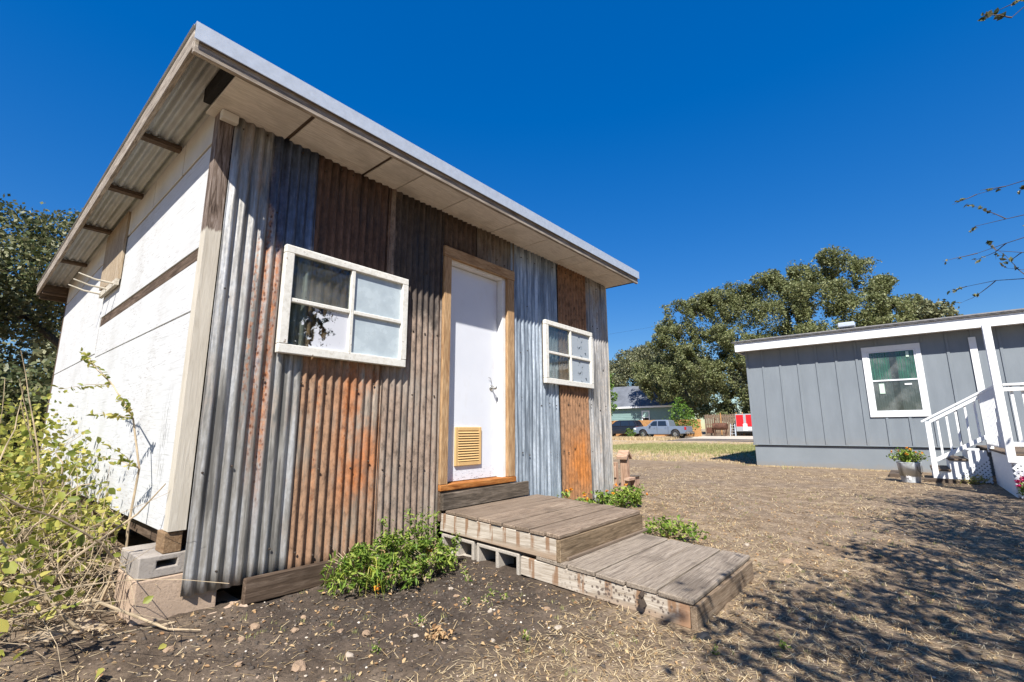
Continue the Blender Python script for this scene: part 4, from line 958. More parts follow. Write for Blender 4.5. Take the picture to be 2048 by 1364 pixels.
for e in ((5.0, -5.6, 3.5), (5.2, -5.5, 2.75), (5.3, -5.4, 2.4), (3.3, -5.2, 4.45), (5.0, -5.6, 3.2), (5.2, -5.5, 2.5)): limb(m, (3.2, -6.6, 3.0), e, .04, .014, .05, 5, 5)
m.build('branch', yard, M['twigdark'])
mobj('foliage', leaf_cards('foliage', np.array(SP), .05, .3, .6, 6), yard, M['oak_dark'])
random.seed(11)

# ================================================================ BACKGROUND OBJECTS
M['greenwall'] = plain('sage_green_lap_siding', (.20, .30, .285), .6, .05, 2)
M['slate'] = plain('blue_grey_shingle', (.13, .14, .16), .9, .15, 1.2)
M['fencewood'] = wood('orange_cedar_picket', 'z', (.33, .16, .06), (.52, .275, .11), (.62, .36, .17), tint=.3, stretch=8)
M['fencegrey'] = wood('grey_brown_picket', 'z', (.12, .085, .06), (.24, .17, .12), (.36, .27, .19), tint=.4, stretch=8)
gh = thing('green_house', 'sage green house with blue grey shingle roof behind the fence', 'house', (61, 24, .6))
box('siding_wall', gh, (58, 19.6, .4), (64, 30.5, 3.85), M['greenwall'], .01)
for k in range(14): box('lap_board', gh, (57.965, 19.6, .6+k*.225), (58.0, 30.5, .6+k*.225+.21), M['greenwall'], .004, rot=Matrix.Rotation(R(4), 3, 'Y'))
m = MB(); m.prism([(57.5, 3.86), (61, 6.9), (64.6, 3.86), (64.6, 4.0), (61, 7.06), (57.5, 4.0)], 'y', 19.2, 30.9); m.build('roof', gh, M['slate'])
box('fascia', gh, (57.46, 19.2, 3.80), (57.5, 30.9, 4.02), M['whitetrim'], .005)
gw = box('window', gh, (57.90, 22.75, 2.1), (57.93, 23.85, 3.45), M['whitetrim'], .01); box('pane', gw, (57.88, 22.9, 2.6), (57.899, 23.7, 3.32), plain('pale_green_glass', (.35, .5, .45), .2, .05), 0)
box('pane', gw, (57.88, 22.9, 2.2), (57.899, 23.7, 2.5), M['dark'], 0)
fence = thing('plank_fence', 'orange cedar plank fence behind the pickup', 'fence', (50.3, 19, .3))
y = 26.0; pm = None
while y > 13.75:
    z0 = G(50.2, y)-.02; h = 1.80+random.uniform(-.015, .015)
    if pm is None: o = box('picket', fence, (50.18, y-.068, z0), (50.205, y+.068, z0+h), M['fencewood'], .006); pm = o.data
    else: o = mobj('picket', pm, fence, None, (50.1925, y, z0+h/2+random.uniform(-.012, .012)))
    y -= .14
for z in (.5, 1.2, 1.9): box('fence_rail', fence, (50.206, 13.7, z), (50.25, 26, z+.09), M['fencewood'], 0)
f2 = thing('slat_fence', 'taller grey brown board fence with gaps beside the red trailer', 'fence', (52.6, 11, .4))
y = 14.0; pm = None
while y > 9.0:
    z0 = G(52.6, y)-.02
    if pm is None: o = box('picket', f2, (52.58, y-.10, z0), (52.605, y+.10, z0+2.25), M['fencegrey'], .006); pm = o.data
    else: o = mobj('picket', pm, f2, None, (52.5925, y, z0+1.125+random.uniform(-.05, .05)))
    y -= .235
for z in (.7, 1.5, 2.3): box('fence_rail', f2, (52.606, 9, z), (52.65, 14.1, z+.09), M['fencewood'], 0)
for y in (10.2, 10.8, 12.4): box('fence_post', f2, (52.50, y-.05, .35), (52.575, y+.05, 2.75), M['fencewood'], .005)
# rusty cabinet and step ladder by the board fence
M['rustdark'] = plain('dark_rusty_iron', (.12, .055, .035), .8, .35, 6)
cab = thing('smoker', 'dark rusty iron barbecue smoker against the board fence', 'barbecue', (51.4, 12.2, G(51.4, 12.2)))
z0 = G(51.4, 12.2); m = MB(); m.tube([(51.4, 11.5, z0+1.0), (51.4, 12.9, z0+1.0)], [.36, .36], 16); m.build('drum', cab, M['rustdark'], smooth=False)
for (a, b) in ((11.65, -.22), (11.65, .22), (12.75, -.22), (12.75, .22)): box('leg', cab, (51.4+b-.03, a-.03, z0), (51.4+b+.03, a+.03, z0+.8), M['rustdark'], 0)
m = MB(); m.tube([(51.4, 12.7, z0+1.3), (51.4, 12.7, z0+1.9)], [.07, .07], 10); m.build('chimney', cab, M['rustdark']); box('firebox', cab, (51.1, 12.95, z0+.3), (51.7, 13.5, z0+.9), M['rustdark'], .02)
box('shelf', cab, (51.0, 11.6, z0+.30), (51.15, 12.8, z0+.34), M['rustdark'], 0)
lad = thing('step_ladder', 'small pale step ladder next to the rusty smoker', 'ladder', (51.5, 10.95, G(51.5, 11)))
z0 = G(51.5, 11)
for yy in (10.75, 11.15):
    m = MB(); m.bar((51.2, yy-.05 if yy < 11 else yy+.05, z0), (51.45, yy, z0+1.25), .05); m.build('rail', lad, M['flash'])
    m = MB(); m.bar((51.75, yy, z0), (51.47, yy, z0+1.22), .04); m.build('leg', lad, M['flash'])
for k in range(4): box('tread', lad, (51.2+k*.06, 10.74, z0+.25+k*.27), (51.32+k*.06, 11.16, z0+.28+k*.27), M['flash'], 0)
# red cargo trailer
M['red'] = plain('bright_red_panel', (.62, .015, .02), .35, .05, 2, 0, .5); M['alu'] = plain('aluminium_panel', (.34, .35, .36), .5, .05, 4, .1); M['tyre'] = plain('black_rubber', (.022, .022, .023), .8, .1)
tx0, ty0, ty1 = 51.6, 6.4, 10.7; tz = G(51.5, 9)
tr_ = thing('cargo_trailer', 'bright red cargo trailer with silver lower panels beside the grey house', 'trailer', (tx0+1, (ty0+ty1)/2, tz))
box('body', tr_, (tx0, ty0, tz+.48), (tx0+2.0, ty1, tz+2.25), M['alu'], .03)
for (a, b) in ((9.93, 10.62), (8.75, 9.68), (7.6, 8.55), (6.5, 7.4)): box('side_panel', tr_, (tx0-.012, a, tz+.98), (tx0-.001, b, tz+2.15), M['red'], .004)
box('stoneguard', tr_, (tx0-.02, 9.6, tz+.55), (tx0-.002, 10.0, tz+1.25), M['whitetrim'], .004)
box('name_plate', tr_, (tx0-.022, 9.2, tz+.60), (tx0-.004, 9.59, tz+.88), M['whitetrim'], .003)
box('chassis', tr_, (tx0+.1, ty0+.1, tz+.32), (tx0+1.9, ty1-.1, tz+.479), M['dark'], 0)
def wheel(parent, c, r, w_, hubmat, nm='wheel'):
    c = Vector(c); m = MB(); pr = [(-w_/2, r*.55), (-w_/2, r*.92), (-w_*.35, r), (w_*.35, r), (w_/2, r*.92), (w_/2, r*.55)]
    n = 20; V = []; Fc = []
    for k in range(n):
        a = 2*math.pi*k/n
        for (o, q) in pr: V.append(Vector((c.x+o, c.y+q*math.cos(a), c.z+q*math.sin(a))))
    for k in range(n):
        for j in range(len(pr)-1): a = k*len(pr)+j; b = ((k+1) % n)*len(pr)+j; Fc.append((a, a+1, b+1, b))
    m.add(V, Fc); wo = m.build(nm, parent, M['tyre'], c, True)
    m = MB(); m.tube([c+Vector((-w_*.36, 0, 0)), c+Vector((w_*.36, 0, 0))], [r*.58]*2, 18)
    for k in range(5):
        a = 2*math.pi*k/5; m.bar(c+Vector((-w_*.45, 0, 0)), c+Vector((-w_*.42, r*.52*math.cos(a), r*.52*math.sin(a))), r*.14, r*.14)
    m.build('rim', wo, hubmat); return wo
for y in (7.9, 8.7): wheel(tr_, (tx0+.12, y, tz+.33), .33, .2, M['alu'])

# ---------------------------------------------------------------- vehicles
M['silver'] = plain('silver_blue_car_paint', (.22, .26, .32), .28, .04, 2, .35, .6); M['black_paint'] = plain('black_car_paint', (.012, .013, .018), .22, .05, 2, 0, .6)
M['tint'] = plain('tinted_glass', (.015, .022, .032), .06, .05, 2, 0, .8); M['chrome'] = plain('chrome_trim', (.6, .6, .6), .2, .03, 5, .9); M['lamp'] = plain('tail_lamp_red', (.4, .02, .02), .3, .05); M['headl'] = plain('headlamp_lens', (.7, .72, .75), .15, .05)
def rounded(name, parent, prof, x0, x1, mat, tuck=0, tz_=1.0, bev=.05):
    """side profile (y,z) extruded in x; points above tz_ are tucked in by `tuck`"""
    n = len(prof); V = []
    for x, sg in ((x0, 1), (x1, -1)):
        for (y, z) in prof: V.append(Vector((x+sg*tuck*max(0, min(1, (z-tz_)/.6)), y, z)))
    m = MB(); m.add(V, [tuple(range(n)), tuple(range(2*n-1, n-1, -1))]+[(i, i+n, (i+1) % n+n, (i+1) % n) for i in range(n)])
    o = m.build(name, parent, mat); bv = o.modifiers.new('soft', 'BEVEL'); bv.width = bev; bv.segments = 3; bv.limit_method = 'ANGLE'; bv.angle_limit = R(25)
    for p in o.data.polygons: p.use_smooth = False
    return o
def arch(yc, r, z0, n=7): return [(yc+r*math.cos(math.pi*k/n), z0+r*math.sin(math.pi*k/n)) for k in range(n+1)]
# pickup: nose towards +y
px0, px1 = 45.2, 47.1; gy = G(46, 16)
def S(pts): return [(y, z+gy) for (y, z) in pts]
pick = thing('pickup_truck', 'silver four door pickup truck parked by the plank fence', 'pickup', (46.15, 16.3, gy))
yf, yr = 19.0, 13.55
low = [(yf-.05, .45), (yf, .62), (yf-.03, .98), (yf-.25, 1.10), (17.75, 1.16), (17.5, 1.18), (15.05, 1.16), (13.62, 1.16), (yr+.02, 1.14), (yr, .62), (yr+.1, .52)]
low += [(14.95-q[0]+14.95-14.95, q[1]) for q in []]
body = [(yr+.12, .45)]+[(14.62-.47*math.cos(math.pi*k/8), .42+.47*math.sin(math.pi*k/8)) for k in range(9)]+[(15.2, .36), (17.3, .36)]+[(17.98-.47*math.cos(math.pi*k/8), .42+.47*math.sin(math.pi*k/8)) for k in range(9)]+low
rounded('body', pick, S(body), px0, px1, M['silver'], .05, .9)
cabp = [(17.62, 1.15), (16.95, 1.72), (16.6, 1.80), (15.6, 1.80), (15.32, 1.74), (15.18, 1.15)]
cab_ = rounded('cab', pick, S(cabp), px0+.07, px1-.07, M['silver'], .16, 1.2+gy, .05)
def sideglass(parent, pts, xx, lean=.16, mat=None):
    m = MB(); V = [Vector((xx+lean*max(0, min(1, (z-1.2)/.6)), y, z+gy)) for (y, z) in pts]; V2 = [v+Vector((.03, 0, 0)) for v in V]; n = len(V)
    m.add(V+V2, [tuple(range(n)), tuple(range(2*n-1, n-1, -1))]+[(i, i+n, (i+1) % n+n, (i+1) % n) for i in range(n)]); return m.build('side_window', parent, mat or M['tint'])
sideglass(cab_, [(17.35, 1.22), (16.85, 1.66), (16.48, 1.68), (16.46, 1.20)], px0+.058); sideglass(cab_, [(16.36, 1.20), (16.38, 1.68), (15.58, 1.68), (15.45, 1.20)], px0+.058)
box('bed_floor', pick, (px0+.12, yr+.1, gy+1.10), (px1-.12, 15.1, gy+1.175), M['black_paint'], 0)
box('side_sill', pick, (px0-.03, 15.2, gy+.33), (px0+.06, 17.35, gy+.40), M['black_paint'], .01)
for (a, b) in ((16.44, 16.455), (15.30, 15.315)): box('door_seam', pick, (px0-.006, a, gy+.45), (px0+.02, b, gy+1.14), M['black_paint'], 0)
for a in (16.62, 15.48): box('door_handle', pick, (px0-.025, a, gy+1.0), (px0+.01, a+.16, gy+1.035), M['silver'], .008)
box('mirror', pick, (px0-.20, 17.05, gy+1.18), (px0-.0, 17.2, gy+1.34), M['silver'], .03)
box('tail_lamp', pick, (px0-.008, yr-.01, gy+.80), (px0+.12, yr+.14, gy+1.10), M['lamp'], .01)
box('headlamp', pick, (px0+.0, yf-.30, gy+.82), (px0+.3, yf-.02, gy+.99), M['headl'], .02)
box('rear_bumper', pick, (px0+.05, yr-.18, gy+.48), (px1-.05, yr+.0, gy+.64), M['chrome'], .03); box('hitch', pick, (46.1, yr-.42, gy+.40), (46.2, yr-.1, gy+.48), M['dark'], 0)
for yy in (17.98, 14.62):
    wheel(pick, (px0+.10, yy, gy+.385), .385, .25, M['chrome']); wheel(pick, (px1-.10, yy, gy+.385), .385, .25, M['chrome'])
# black car behind it
bk = thing('black_car', 'black sport utility car half hidden by the shed corner', 'car', (48.4, 21.9, G(48, 22))); gy = G(48, 22); bx0, bx1 = 47.5, 49.3
bbody = [(19.75, .45)]+[(20.6-.44*math.cos(math.pi*k/8), .40+.44*math.sin(math.pi*k/8)) for k in range(9)]+[(21.2, .32), (22.9, .32)]+[(23.5-.44*math.cos(math.pi*k/8), .40+.44*math.sin(math.pi*k/8)) for k in range(9)]+[(24.3, .5), (24.35, .85), (23.9, 1.08), (22.9, 1.14), (19.7, 1.16), (19.62, .8)]
rounded('body', bk, S(bbody), bx0, bx1, M['black_paint'], .05, .9)
cb2 = rounded('cabin', bk, S([(23.1, 1.12), (22.3, 1.72), (21.9, 1.80), (20.3, 1.80), (20.0, 1.72), (19.66, 1.14)]), bx0+.06, bx1-.06, M['black_paint'], .17, 1.2+gy)
sideglass(cb2, [(22.85, 1.2), (22.2, 1.66), (21.75, 1.69), (21.7, 1.18)], bx0+.045); sideglass(cb2, [(21.6, 1.18), (21.65, 1.69), (20.75, 1.69), (20.65, 1.18)], bx0+.045); sideglass(cb2, [(20.55, 1.18), (20.65, 1.69), (20.25, 1.68), (19.95, 1.2)], bx0+.045)
for yy in (20.6, 23.5): wheel(bk, (bx0+.1, yy, gy+.36), .36, .24, M['alu']); wheel(bk, (bx1-.1, yy, gy+.36), .36, .24, M['alu'])
box('tail_lamp', bk, (bx0-.006, 19.64, gy+.85), (bx0+.1, 19.8, gy+1.08), M['lamp'], .01)
# overhead wire far away
m = MB(); pts = [Vector((62, 64-1.6*i, 15.6-.008*i*(30-i)*.25-.0*i)) for i in range(31)]; m.tube(pts, [.009]*31, 4)
o = m.build('power_line', None, M['dark']); tag(o, 'thin dark power line crossing the sky beside the huge oak', 'wire')

# ================================================================ NEAR OBJECTS
# wooden arrow-topped garden picket box by the far corner of the shed
bz = .07; bh = thing('birdhouse_stand', 'reddish cedar birdhouse stand with pointed roof by the far shed corner', 'birdhouse', (5.75, .12, bz))
box('post', bh, (5.70, .06, bz), (5.79, .17, bz+.60), M['birdwood_z'], .005)
m = MB(); m.prism([(5.66, bz+.56), (5.655, bz+.60), (5.745, bz+.695), (5.835, bz+.60), (5.83, bz+.56), (5.745, bz+.65)], 'y', .035, .20); m.build('roof', bh, M['birdwood_y'])
box('front_board', bh, (5.60, .04, bz+.02), (5.70, .058, bz+.27), M['birdwood_z'], .004, rot=Matrix.Rotation(R(6), 3, 'Y'))
box('ledge', bh, (5.58, -.02, bz+.265), (5.80, .06, bz+.305), M['birdwood_y'], .004)
box('side_box', bh, (5.81, .0, bz), (5.98, .16, bz+.30), M['birdwood_z'], .005)
box('cap', bh, (5.80, -.02, bz+.302), (5.995, .18, bz+.318), M['riser'], .003)
box('back_post', bh, (5.58, .18, bz), (5.66, .25, bz+.52), M['birdwood_z'], .005); box('back_step', bh, (5.56, .17, bz+.30), (5.585, .23, bz+.46), M['birdwood_z'], .005)
# galvanised bucket with marigolds
M['galv'] = tin('bucket_zinc', (.50, .53, .55), (.38, .36, .33), .10, met=.15, seed=12)
bc = Vector((11.75, -3.10, .0)); bu = thing('bucket', 'galvanised bucket planter holding orange flowers by the white stairs', 'bucket', bc)
m = MB(); n = 28; prof = [(.0, .0), (.150, .0), (.152, .015), (.163, .13), (.168, .137), (.171, .13), (.190, .36), (.198, .385), (.200, .395), (.193, .398), (.186, .36), (.18, .33), (.0, .33)]
V = []; Fc = []
for k in range(n):
    a = 2*math.pi*k/n
    for (r, z) in prof: V.append(bc+Vector((r*math.cos(a), r*math.sin(a), z)))
for k in range(n):
    for j in range(len(prof)-1): a = k*len(prof)+j; b = ((k+1) % n)*len(prof)+j; Fc.append((a, b, b+1, a+1))
m.add(V, Fc); m.build('pail', bu, M['galv'], (0, 0, 0), True)
m = MB(); m.tube([bc+Vector((-.13, -.12, .34)), bc+Vector((-.17, -.13, .25)), bc+Vector((-.15, -.17, .18)), bc+Vector((-.05, -.2, .22)), bc+Vector((.02, -.195, .33))], [.005]*5, 6); m.build('handle', bu, M['nail'])
m = MB()
for (a0, z0, z1) in ((2.75, .10, .24), (2.98, .05, .15)):
    q = [bc+Vector((( .158+.02*z/.3+.004)*math.cos(a), (.158+.02*z/.3+.004)*math.sin(a), z)) for z in (z0, z1) for a in (a0, a0+.22)]; m.add(q, [(0, 1, 3, 2)])
m.build('label_sticker', bu, M['whitetrim'])
small_plant('marigold', 'bushy orange flowering plant growing in the galvanised bucket', 'flower', bc+Vector((0, 0, .33)), (.27, .30), .34, 900, .055, M['bush'], stems=26, flowers=[(M['petal'], 9, .045)])
small_plant('petunia', 'magenta flowers in front of the porch lattice', 'flower', (9.72, -4.47, .0), (.10, .12), .30, 200, .05, M['bush'], stems=10, flowers=[(M['petal_mag'], 22, .06)])
small_plant('dry_weed', 'dry weeds with a few green leaves at the foot of the stair lattice', 'weed', (12.0, -4.02, .0), (.15, .28), .16, 130, .05, M['vine'], stems=18)
# green flowering bush in front of the tin wall
def bush_main():
    base = (1.30, -.40, G(1.3, -.4)); t = thing('desert_bush', 'leafy green bush with long yellow blades at the foot of the tin wall', 'bush', base)
    P = []; Nn = []; m = MB()
    for (x, y, rx, ry, h, n) in ((.98, -.33, .19, .20, .27, 1200), (1.27, -.34, .21, .2, .31, 1500), (1.52, -.33, .17, .16, .29, 760), (1.15, -.50, .2, .16, .22, 800), (1.68, -.44, .08, .09, .15, 170), (1.48, -.48, .2, .14, .24, 700)):
        z0 = G(x, y)
        for k in range(n):
            a = random.uniform(0, 6.28); q = random.random()**.5; e = random.random()**.65
            rr = math.sqrt(max(0, 1-(e*.96)**2)); P.append((x+rx*q*rr*1.15*math.cos(a), y+ry*q*rr*1.15*math.sin(a), z0+.015+h*e*random.uniform(.8, 1.06)))
        for k in range(16):
            a = random.uniform(0, 6.28); q = random.random()**.5; tip = Vector((x+rx*q*math.cos(a), y+ry*q*math.sin(a), z0+h*(1-.4*q*q))); m.tube([(x+random.uniform(-.03, .03), y+random.uniform(-.03, .03), z0-.01), Vector((x, y, z0+h*.5)).lerp(tip, .5), tip], [.005, .004, .002], 4)
    P = np.array(P); keep = hnoise(P[:, 0]*10, P[:, 1]*10+P[:, 2]*12, 1.0, 3) > .43; P = P[keep]
    m.build('stems', t, M['twig'])
    tag(mobj('foliage', leaf_cards('foliage', P, .044, .9, .33, 6), t, M['bush']), kind='stuff')
    # upright sprigs against the tin
    Q = []
    m = MB()
    for (x, y, h) in ((1.50, -.24, .44), (1.66, -.22, .42), (1.74, -.26, .38), (1.30, -.22, .40), (1.60, -.28, .40), (1.80, -.42, .24)):
        z0 = G(x, y); tip = Vector((x+random.uniform(-.04, .04), y, z0+h)); m.tube([(x, y, z0), tip.lerp(Vector((x, y, z0)), .5), tip], [.004, .003, .0015], 4)
        for k in range(60): s = random.uniform(.45, 1.0); Q.append((x+(tip.x-x)*s+random.gauss(0, .022), y+random.gauss(0, .022), z0+h*s))
    m.build('sprigs', t, M['twig']); tag(mobj('foliage', leaf_cards('foliage', np.array(Q), .032, .8, .45, 6), t, M['bush']), kind='stuff')
    for k in range(26):     # long arching blades
        x = random.choice([.92, .98, 1.06, 1.20, 1.32, 1.1]); y = -.36+random.uniform(-.12, .1); z0 = G(x, y); a = random.uniform(2.8, 5.6); L = random.uniform(.14, .26); d = Vector((math.cos(a), math.sin(a), 0)); s = Vector((-d.y, d.x, 0))*random.uniform(.0035, .006)
        V = []; h = random.uniform(.12, .26)
        for i in range(6):
            u = i/5; p = Vector((x, y, z0+.06))+d*L*u+Vector((0, 0, h*4*u*(1-u)*.8-.05*u)); p.z = max(p.z, G(p.x, p.y)+.006); V += [p+s*(1-u*.9), p-s*(1-u*.9)]
        mm = MB(); mm.add(V, [(2*i, 2*i+1, 2*i+3, 2*i+2) for i in range(5)]); mm.build('blade', t, M['grassblade'])
    for k in range(13):     # spent orange blossoms
        x = random.uniform(.92, 1.55); y = -.42+random.uniform(-.16, .1); z = G(x, y)+random.uniform(.05, .26); pp = np.array([(x+random.gauss(0, .010), y-.05+random.gauss(0, .010), z+random.gauss(0, .016)) for _ in range(10)])
        mobj('blossom', leaf_cards('blossom', pp, .020, .2, .5, 6), t, M['deadleaf'] if k % 3 else M['petal'])
bush_main()
# lantana along the far wall
lan = [((3.55, -.16), (.16, .12), .27, 240, 1), ((3.78, -.14), (.15, .12), .34, 260, 2), ((4.15, -.16), (.25, .14), .24, 300, 2), ((4.55, -.20), (.25, .15), .25, 380, 2), ((4.95, -.22), (.25, .16), .29, 420, 2), ((5.30, -.26), (.22, .18), .25, 420, 1)]
lab = ['small lantana with one red bloom by the zinc tin sheet', 'upright orange lantana in front of the rusted tin sheet edge', 'low lantana spreading along the foot of the orange rusted tin', 'leafy lantana between rusted tin and pale grey tin', 'thick lantana at the foot of the pale grey tin sheet', 'dense green lantana mound beside the cedar birdhouse stand']
for i, ((p, r, h, n, nf), lb) in enumerate(zip(lan, lab)):
    small_plant('lantana', lb, 'flower', (p[0], p[1], G(*p)), r, h, n, .045, M['bush'], 'lantana plants along the tin wall', 12, [(M['petal_red'] if i == 0 else M['petal'], nf, .036)], .6)
small_plant('weed_clump', 'leafy green weeds sprouting beside the lower step', 'weed', (3.95, -1.25, G(3.9, -1.25)), (.36, .42), .17, 420, .045, M['bush'], stems=24, aspect=.55)
small_plant('weed_clump', 'small broad leaf weed tucked behind the upper step', 'weed', (3.62, -1.05, G(3.6, -1.05)), (.12, .12), .14, 110, .055, M['bush'], stems=8, aspect=.6)
o = box('plastic_lid', None, (3.56, -1.24, G(3.6, -1.2)+.005), (3.72, -1.15, G(3.6, -1.2)+.03), M['blue'], .01); tag(o, 'blue plastic lid half hidden in weeds behind the step', 'lid')

# ---------------------------------------------------------------- vine tangle along the white side
vine = thing('vine_tangle', 'yellow green vine tangle with dry stems along the white boarded side', 'vine', (-.45, 1.0, .07))
random.seed(5); VL = []; allp = []
stemm = MB()
def arc(a, b, sag, r0, r1, mb, n=9):
    a, b = Vector(a), Vector(b); side = Vector((random.gauss(0, .08), random.gauss(0, .08), 0)); P = []
    for i in range(n+1):
        t = i/n; p = a.lerp(b, t)+Vector((0, 0, sag*math.sin(math.pi*t)))+side*math.sin(math.pi*t*1.5)+Vector([random.gauss(0, .006) for _ in range(3)]); P.append(p)
    for p in P:
        if p.x > -.02: p.x = -.02-abs(p.x)*.1
        p.z = max(p.z, float(gz(p.x, p.y, False))+.01)
    mb.tube(P, [r0+(r1-r0)*i/n for i in range(n+1)], 5); return P
for k in range(22):     # woody stems: each one a part
    a = (random.uniform(-.75, -.12), random.uniform(.05, 1.9), .06); b = (random.uniform(-.95, -.06), a[1]+random.uniform(-.5, .9), random.uniform(.35, .95)); mb = MB()
    allp.append(arc(a, b, random.uniform(.0, .25), random.uniform(.006, .013), .003, mb)); mb.build('stem', vine, M['twig'])
for k in range(16):
    a = (random.uniform(-.85, -.2), random.uniform(1.2, 3.4), .06); b = (random.uniform(-1.0, -.06), a[1]+random.uniform(-.7, .5), random.uniform(1.0, 1.65)); mb = MB()
    allp.append(arc(a, b, random.uniform(.0, .2), random.uniform(.005, .010), .002, mb)); mb.build('stem', vine, M['twig'])
for k in range(420):    # fine dry runners
    a = (random.uniform(-.9, -.22), random.uniform(-.05, 2.6), random.uniform(.07, .4)); b = (a[0]+random.gauss(0, .32), a[1]+random.gauss(0, .4), random.uniform(.07, .85)*random.uniform(.5, 1.1)); b = (min(b[0], -.03 if b[1] > .6 else -.17), b[1], b[2])
    P = arc(a, b, random.uniform(-.05, .2), random.uniform(.0015, .004), .001, stemm, 6)
    if k % 2: allp.append(P)
tag(stemm.build('runners', vine, M['twig']), kind='stuff')
P = []
for k in range(5200):
    q = random.choice(allp); i = random.randint(2, len(q)-1); p = q[i]+Vector([random.gauss(0, .05) for _ in range(3)])
    if p.x > -.015: continue
    hcap = .55+.5*min(1, max(0, (p.y-.3)/1.5))
    if p.z > .10+hcap: continue
    if p.y < .35 and p.z < .2 and random.random() < .8: continue
    if p.x > -.42 and p.y < .9 and p.z < .50 and random.random() < .85: continue
    if p.z < .22 and random.random() < .75: continue
    P.append(tuple(p))
for k in range(6800):    # leafier mound further along the wall
    y = random.uniform(.8, 4.6); e = random.random(); P.append((random.uniform(-1.1, -.05), y, .08+e*(.62+.36*min(2.2, y-.6))*random.uniform(.6, 1.05)))
P = np.array(P); kz = hnoise(P[:, 0]*6+3, P[:, 1]*6+P[:, 2]*7, 1.0, 9) > .36; P = P[kz]
# broad lobed leaves near the camera are single parts, the rest one mass
def lobed():
    V = []; n = 10; m = MB(); V = [Vector((0, 0, 0))]
    for i in range(n+1):
        a = -2.6+5.2*i/n; r = .5*(.72+.28*math.cos(a*2.5)); V.append(Vector((r*math.sin(a), r*math.cos(a)+.1, .06*math.cos(a*3)+.05*abs(math.sin(a)))))
    m.add(V, [(0, i+1, i+2) for i in range(n)]); return m.mesh('leaf')
LM = lobed(); LM.materials.append(M['vine'])
order = np.argsort(P[:, 1]+.4*np.abs(P[:, 0])); nearP = P[order[:2200]]; pick_ = rng.choice(len(nearP), 240, replace=False)
for i in pick_:
    o = mobj('leaf', LM, vine, None, tuple(nearP[i])); s = random.uniform(.030, .062); o.scale = (s, s, s); o.rotation_euler = (random.gauss(.5, .5), random.gauss(0, .5), random.uniform(0, 6.28))
mask = np.ones(len(P), bool); mask[order[:2200][pick_]] = False; mask[order[:2200]] &= rng.random(2200) < .62
tag(mobj('foliage', leaf_cards('foliage', P[mask], .048, .6, .8, 6), vine, M['vine']), kind='stuff')
# tall sapling shoot with paired leaves against the white boards
sap = thing('sapling_shoot', 'thin leafy sapling shoot arching up against the white boards', 'shoot', (-.06, .42, .08)); m = MB()
pts = [Vector(p) for p in ((-.07, .40, .08), (-.09, .42, .5), (-.08, .40, .85), (-.12, .52, 1.15), (-.20, .80, 1.38), (-.27, 1.0, 1.50), (-.30, 1.10, 1.56))]; m.tube(pts, [.008, .007, .006, .005, .004, .003, .002], 6)
Q = []
for (i, d, L) in ((2, (-.3, .35, .12), .30), (2, (-.25, -.05, .2), .24), (3, (-.25, .3, .05), .26), (3, (-.15, -.2, .18), .2), (4, (-.2, .2, .25), .28), (4, (-.28, .1, -.05), .26), (5, (-.1, .25, .2), .2), (1, (-.25, .2, .3), .28), (1, (-.25, -.05, .1), .22)):
    a = pts[i]; e = a+Vector(d).normalized()*L; m.tube([a, a.lerp(e, .5)+Vector((0, 0, .015)), e], [.003, .002, .001], 4)
    for k in range(9):
        p = a.lerp(e, (k+1)/9)
        for s in (-1, 1): Q.append(tuple(p+Vector((random.gauss(0, .008), s*.018+random.gauss(0, .006), random.gauss(0, .01)))))
m.build('stem', sap, M['twig']); mobj('foliage', leaf_cards('foliage', np.array(Q), .042, .7, .5, 6), sap, M['vine'])
# dead vine stem lying in front, fallen board, litter
m = MB(); m.tube([(-.75, .35, .10), (-.5, .30, .16), (-.28, .02, .24), (-.1, -.08, .13), (.0, -.20, .075), (.12, -.30, .06)], [.012, .010, .008, .007, .005, .003], 7); m.tube([(-.5, .30, .16), (-.35, .2, .42), (-.12, .12, .62), (-.03, .03, .78)], [.008, .007, .005, .003], 6)
m.tube([(-.8, .2, .07), (-.4, -.05, .08), (.05, -.12, .075)], [.008, .007, .004], 6)
o = m.build('dead_branch', None, M['twig'], (-.3, .1, .06)); tag(o, 'pale dead branch arching over the fallen board to the footing slab', 'branch')
o = box('fallen_board', None, (-.46, -.02, .075), (-.20, .22, .088), M['bareply'], .003, rot=Matrix.Rotation(R(25), 3, 'Z') @ Matrix.Rotation(R(7), 3, 'X')); tag(o, 'small tan board fallen on the ground under the vine tangle', 'board')
random.seed(31)
# ---------------------------------------------------------------- stones, weeds, litter
def rockmesh(seed, sub=2):
    bm = bmesh.new(); bmesh.ops.create_icosphere(bm, subdivisions=sub, radius=1); rs = random.Random(seed)
    off = Vector((rs.random()*9, rs.random()*9, rs.random()*9))
    from mathutils import noise as mn
    for v in bm.verts:
        k = 1+.55*mn.noise(v.co*1.3+off)+.18*mn.noise(v.co*3.5+off); v.co = v.co*k
        v.co.z *= .62
        for ax in range(3): v.co[ax] = round(v.co[ax]*4.2)/4.2*.45+v.co[ax]*.55
    me = bpy.data.meshes.new('stone'); bm.to_mesh(me); bm.free(); return me
RMS = [rockmesh(i) for i in range(5)]; RM2 = [r.copy() for r in RMS]
for r in RMS: r.materials.append(M['stone'])
for r in RM2: r.materials.append(M['stone2'])
def pix_ground(px, py):
    v = R2*((px-1024)/938.15)-U2*((py-682)/938.15)+F; t = -CAM.z/v.z
    for _ in range(4):
        p = CAM+v*t; t = (G(p.x, p.y)-CAM.z)/v.z
    return CAM+v*t
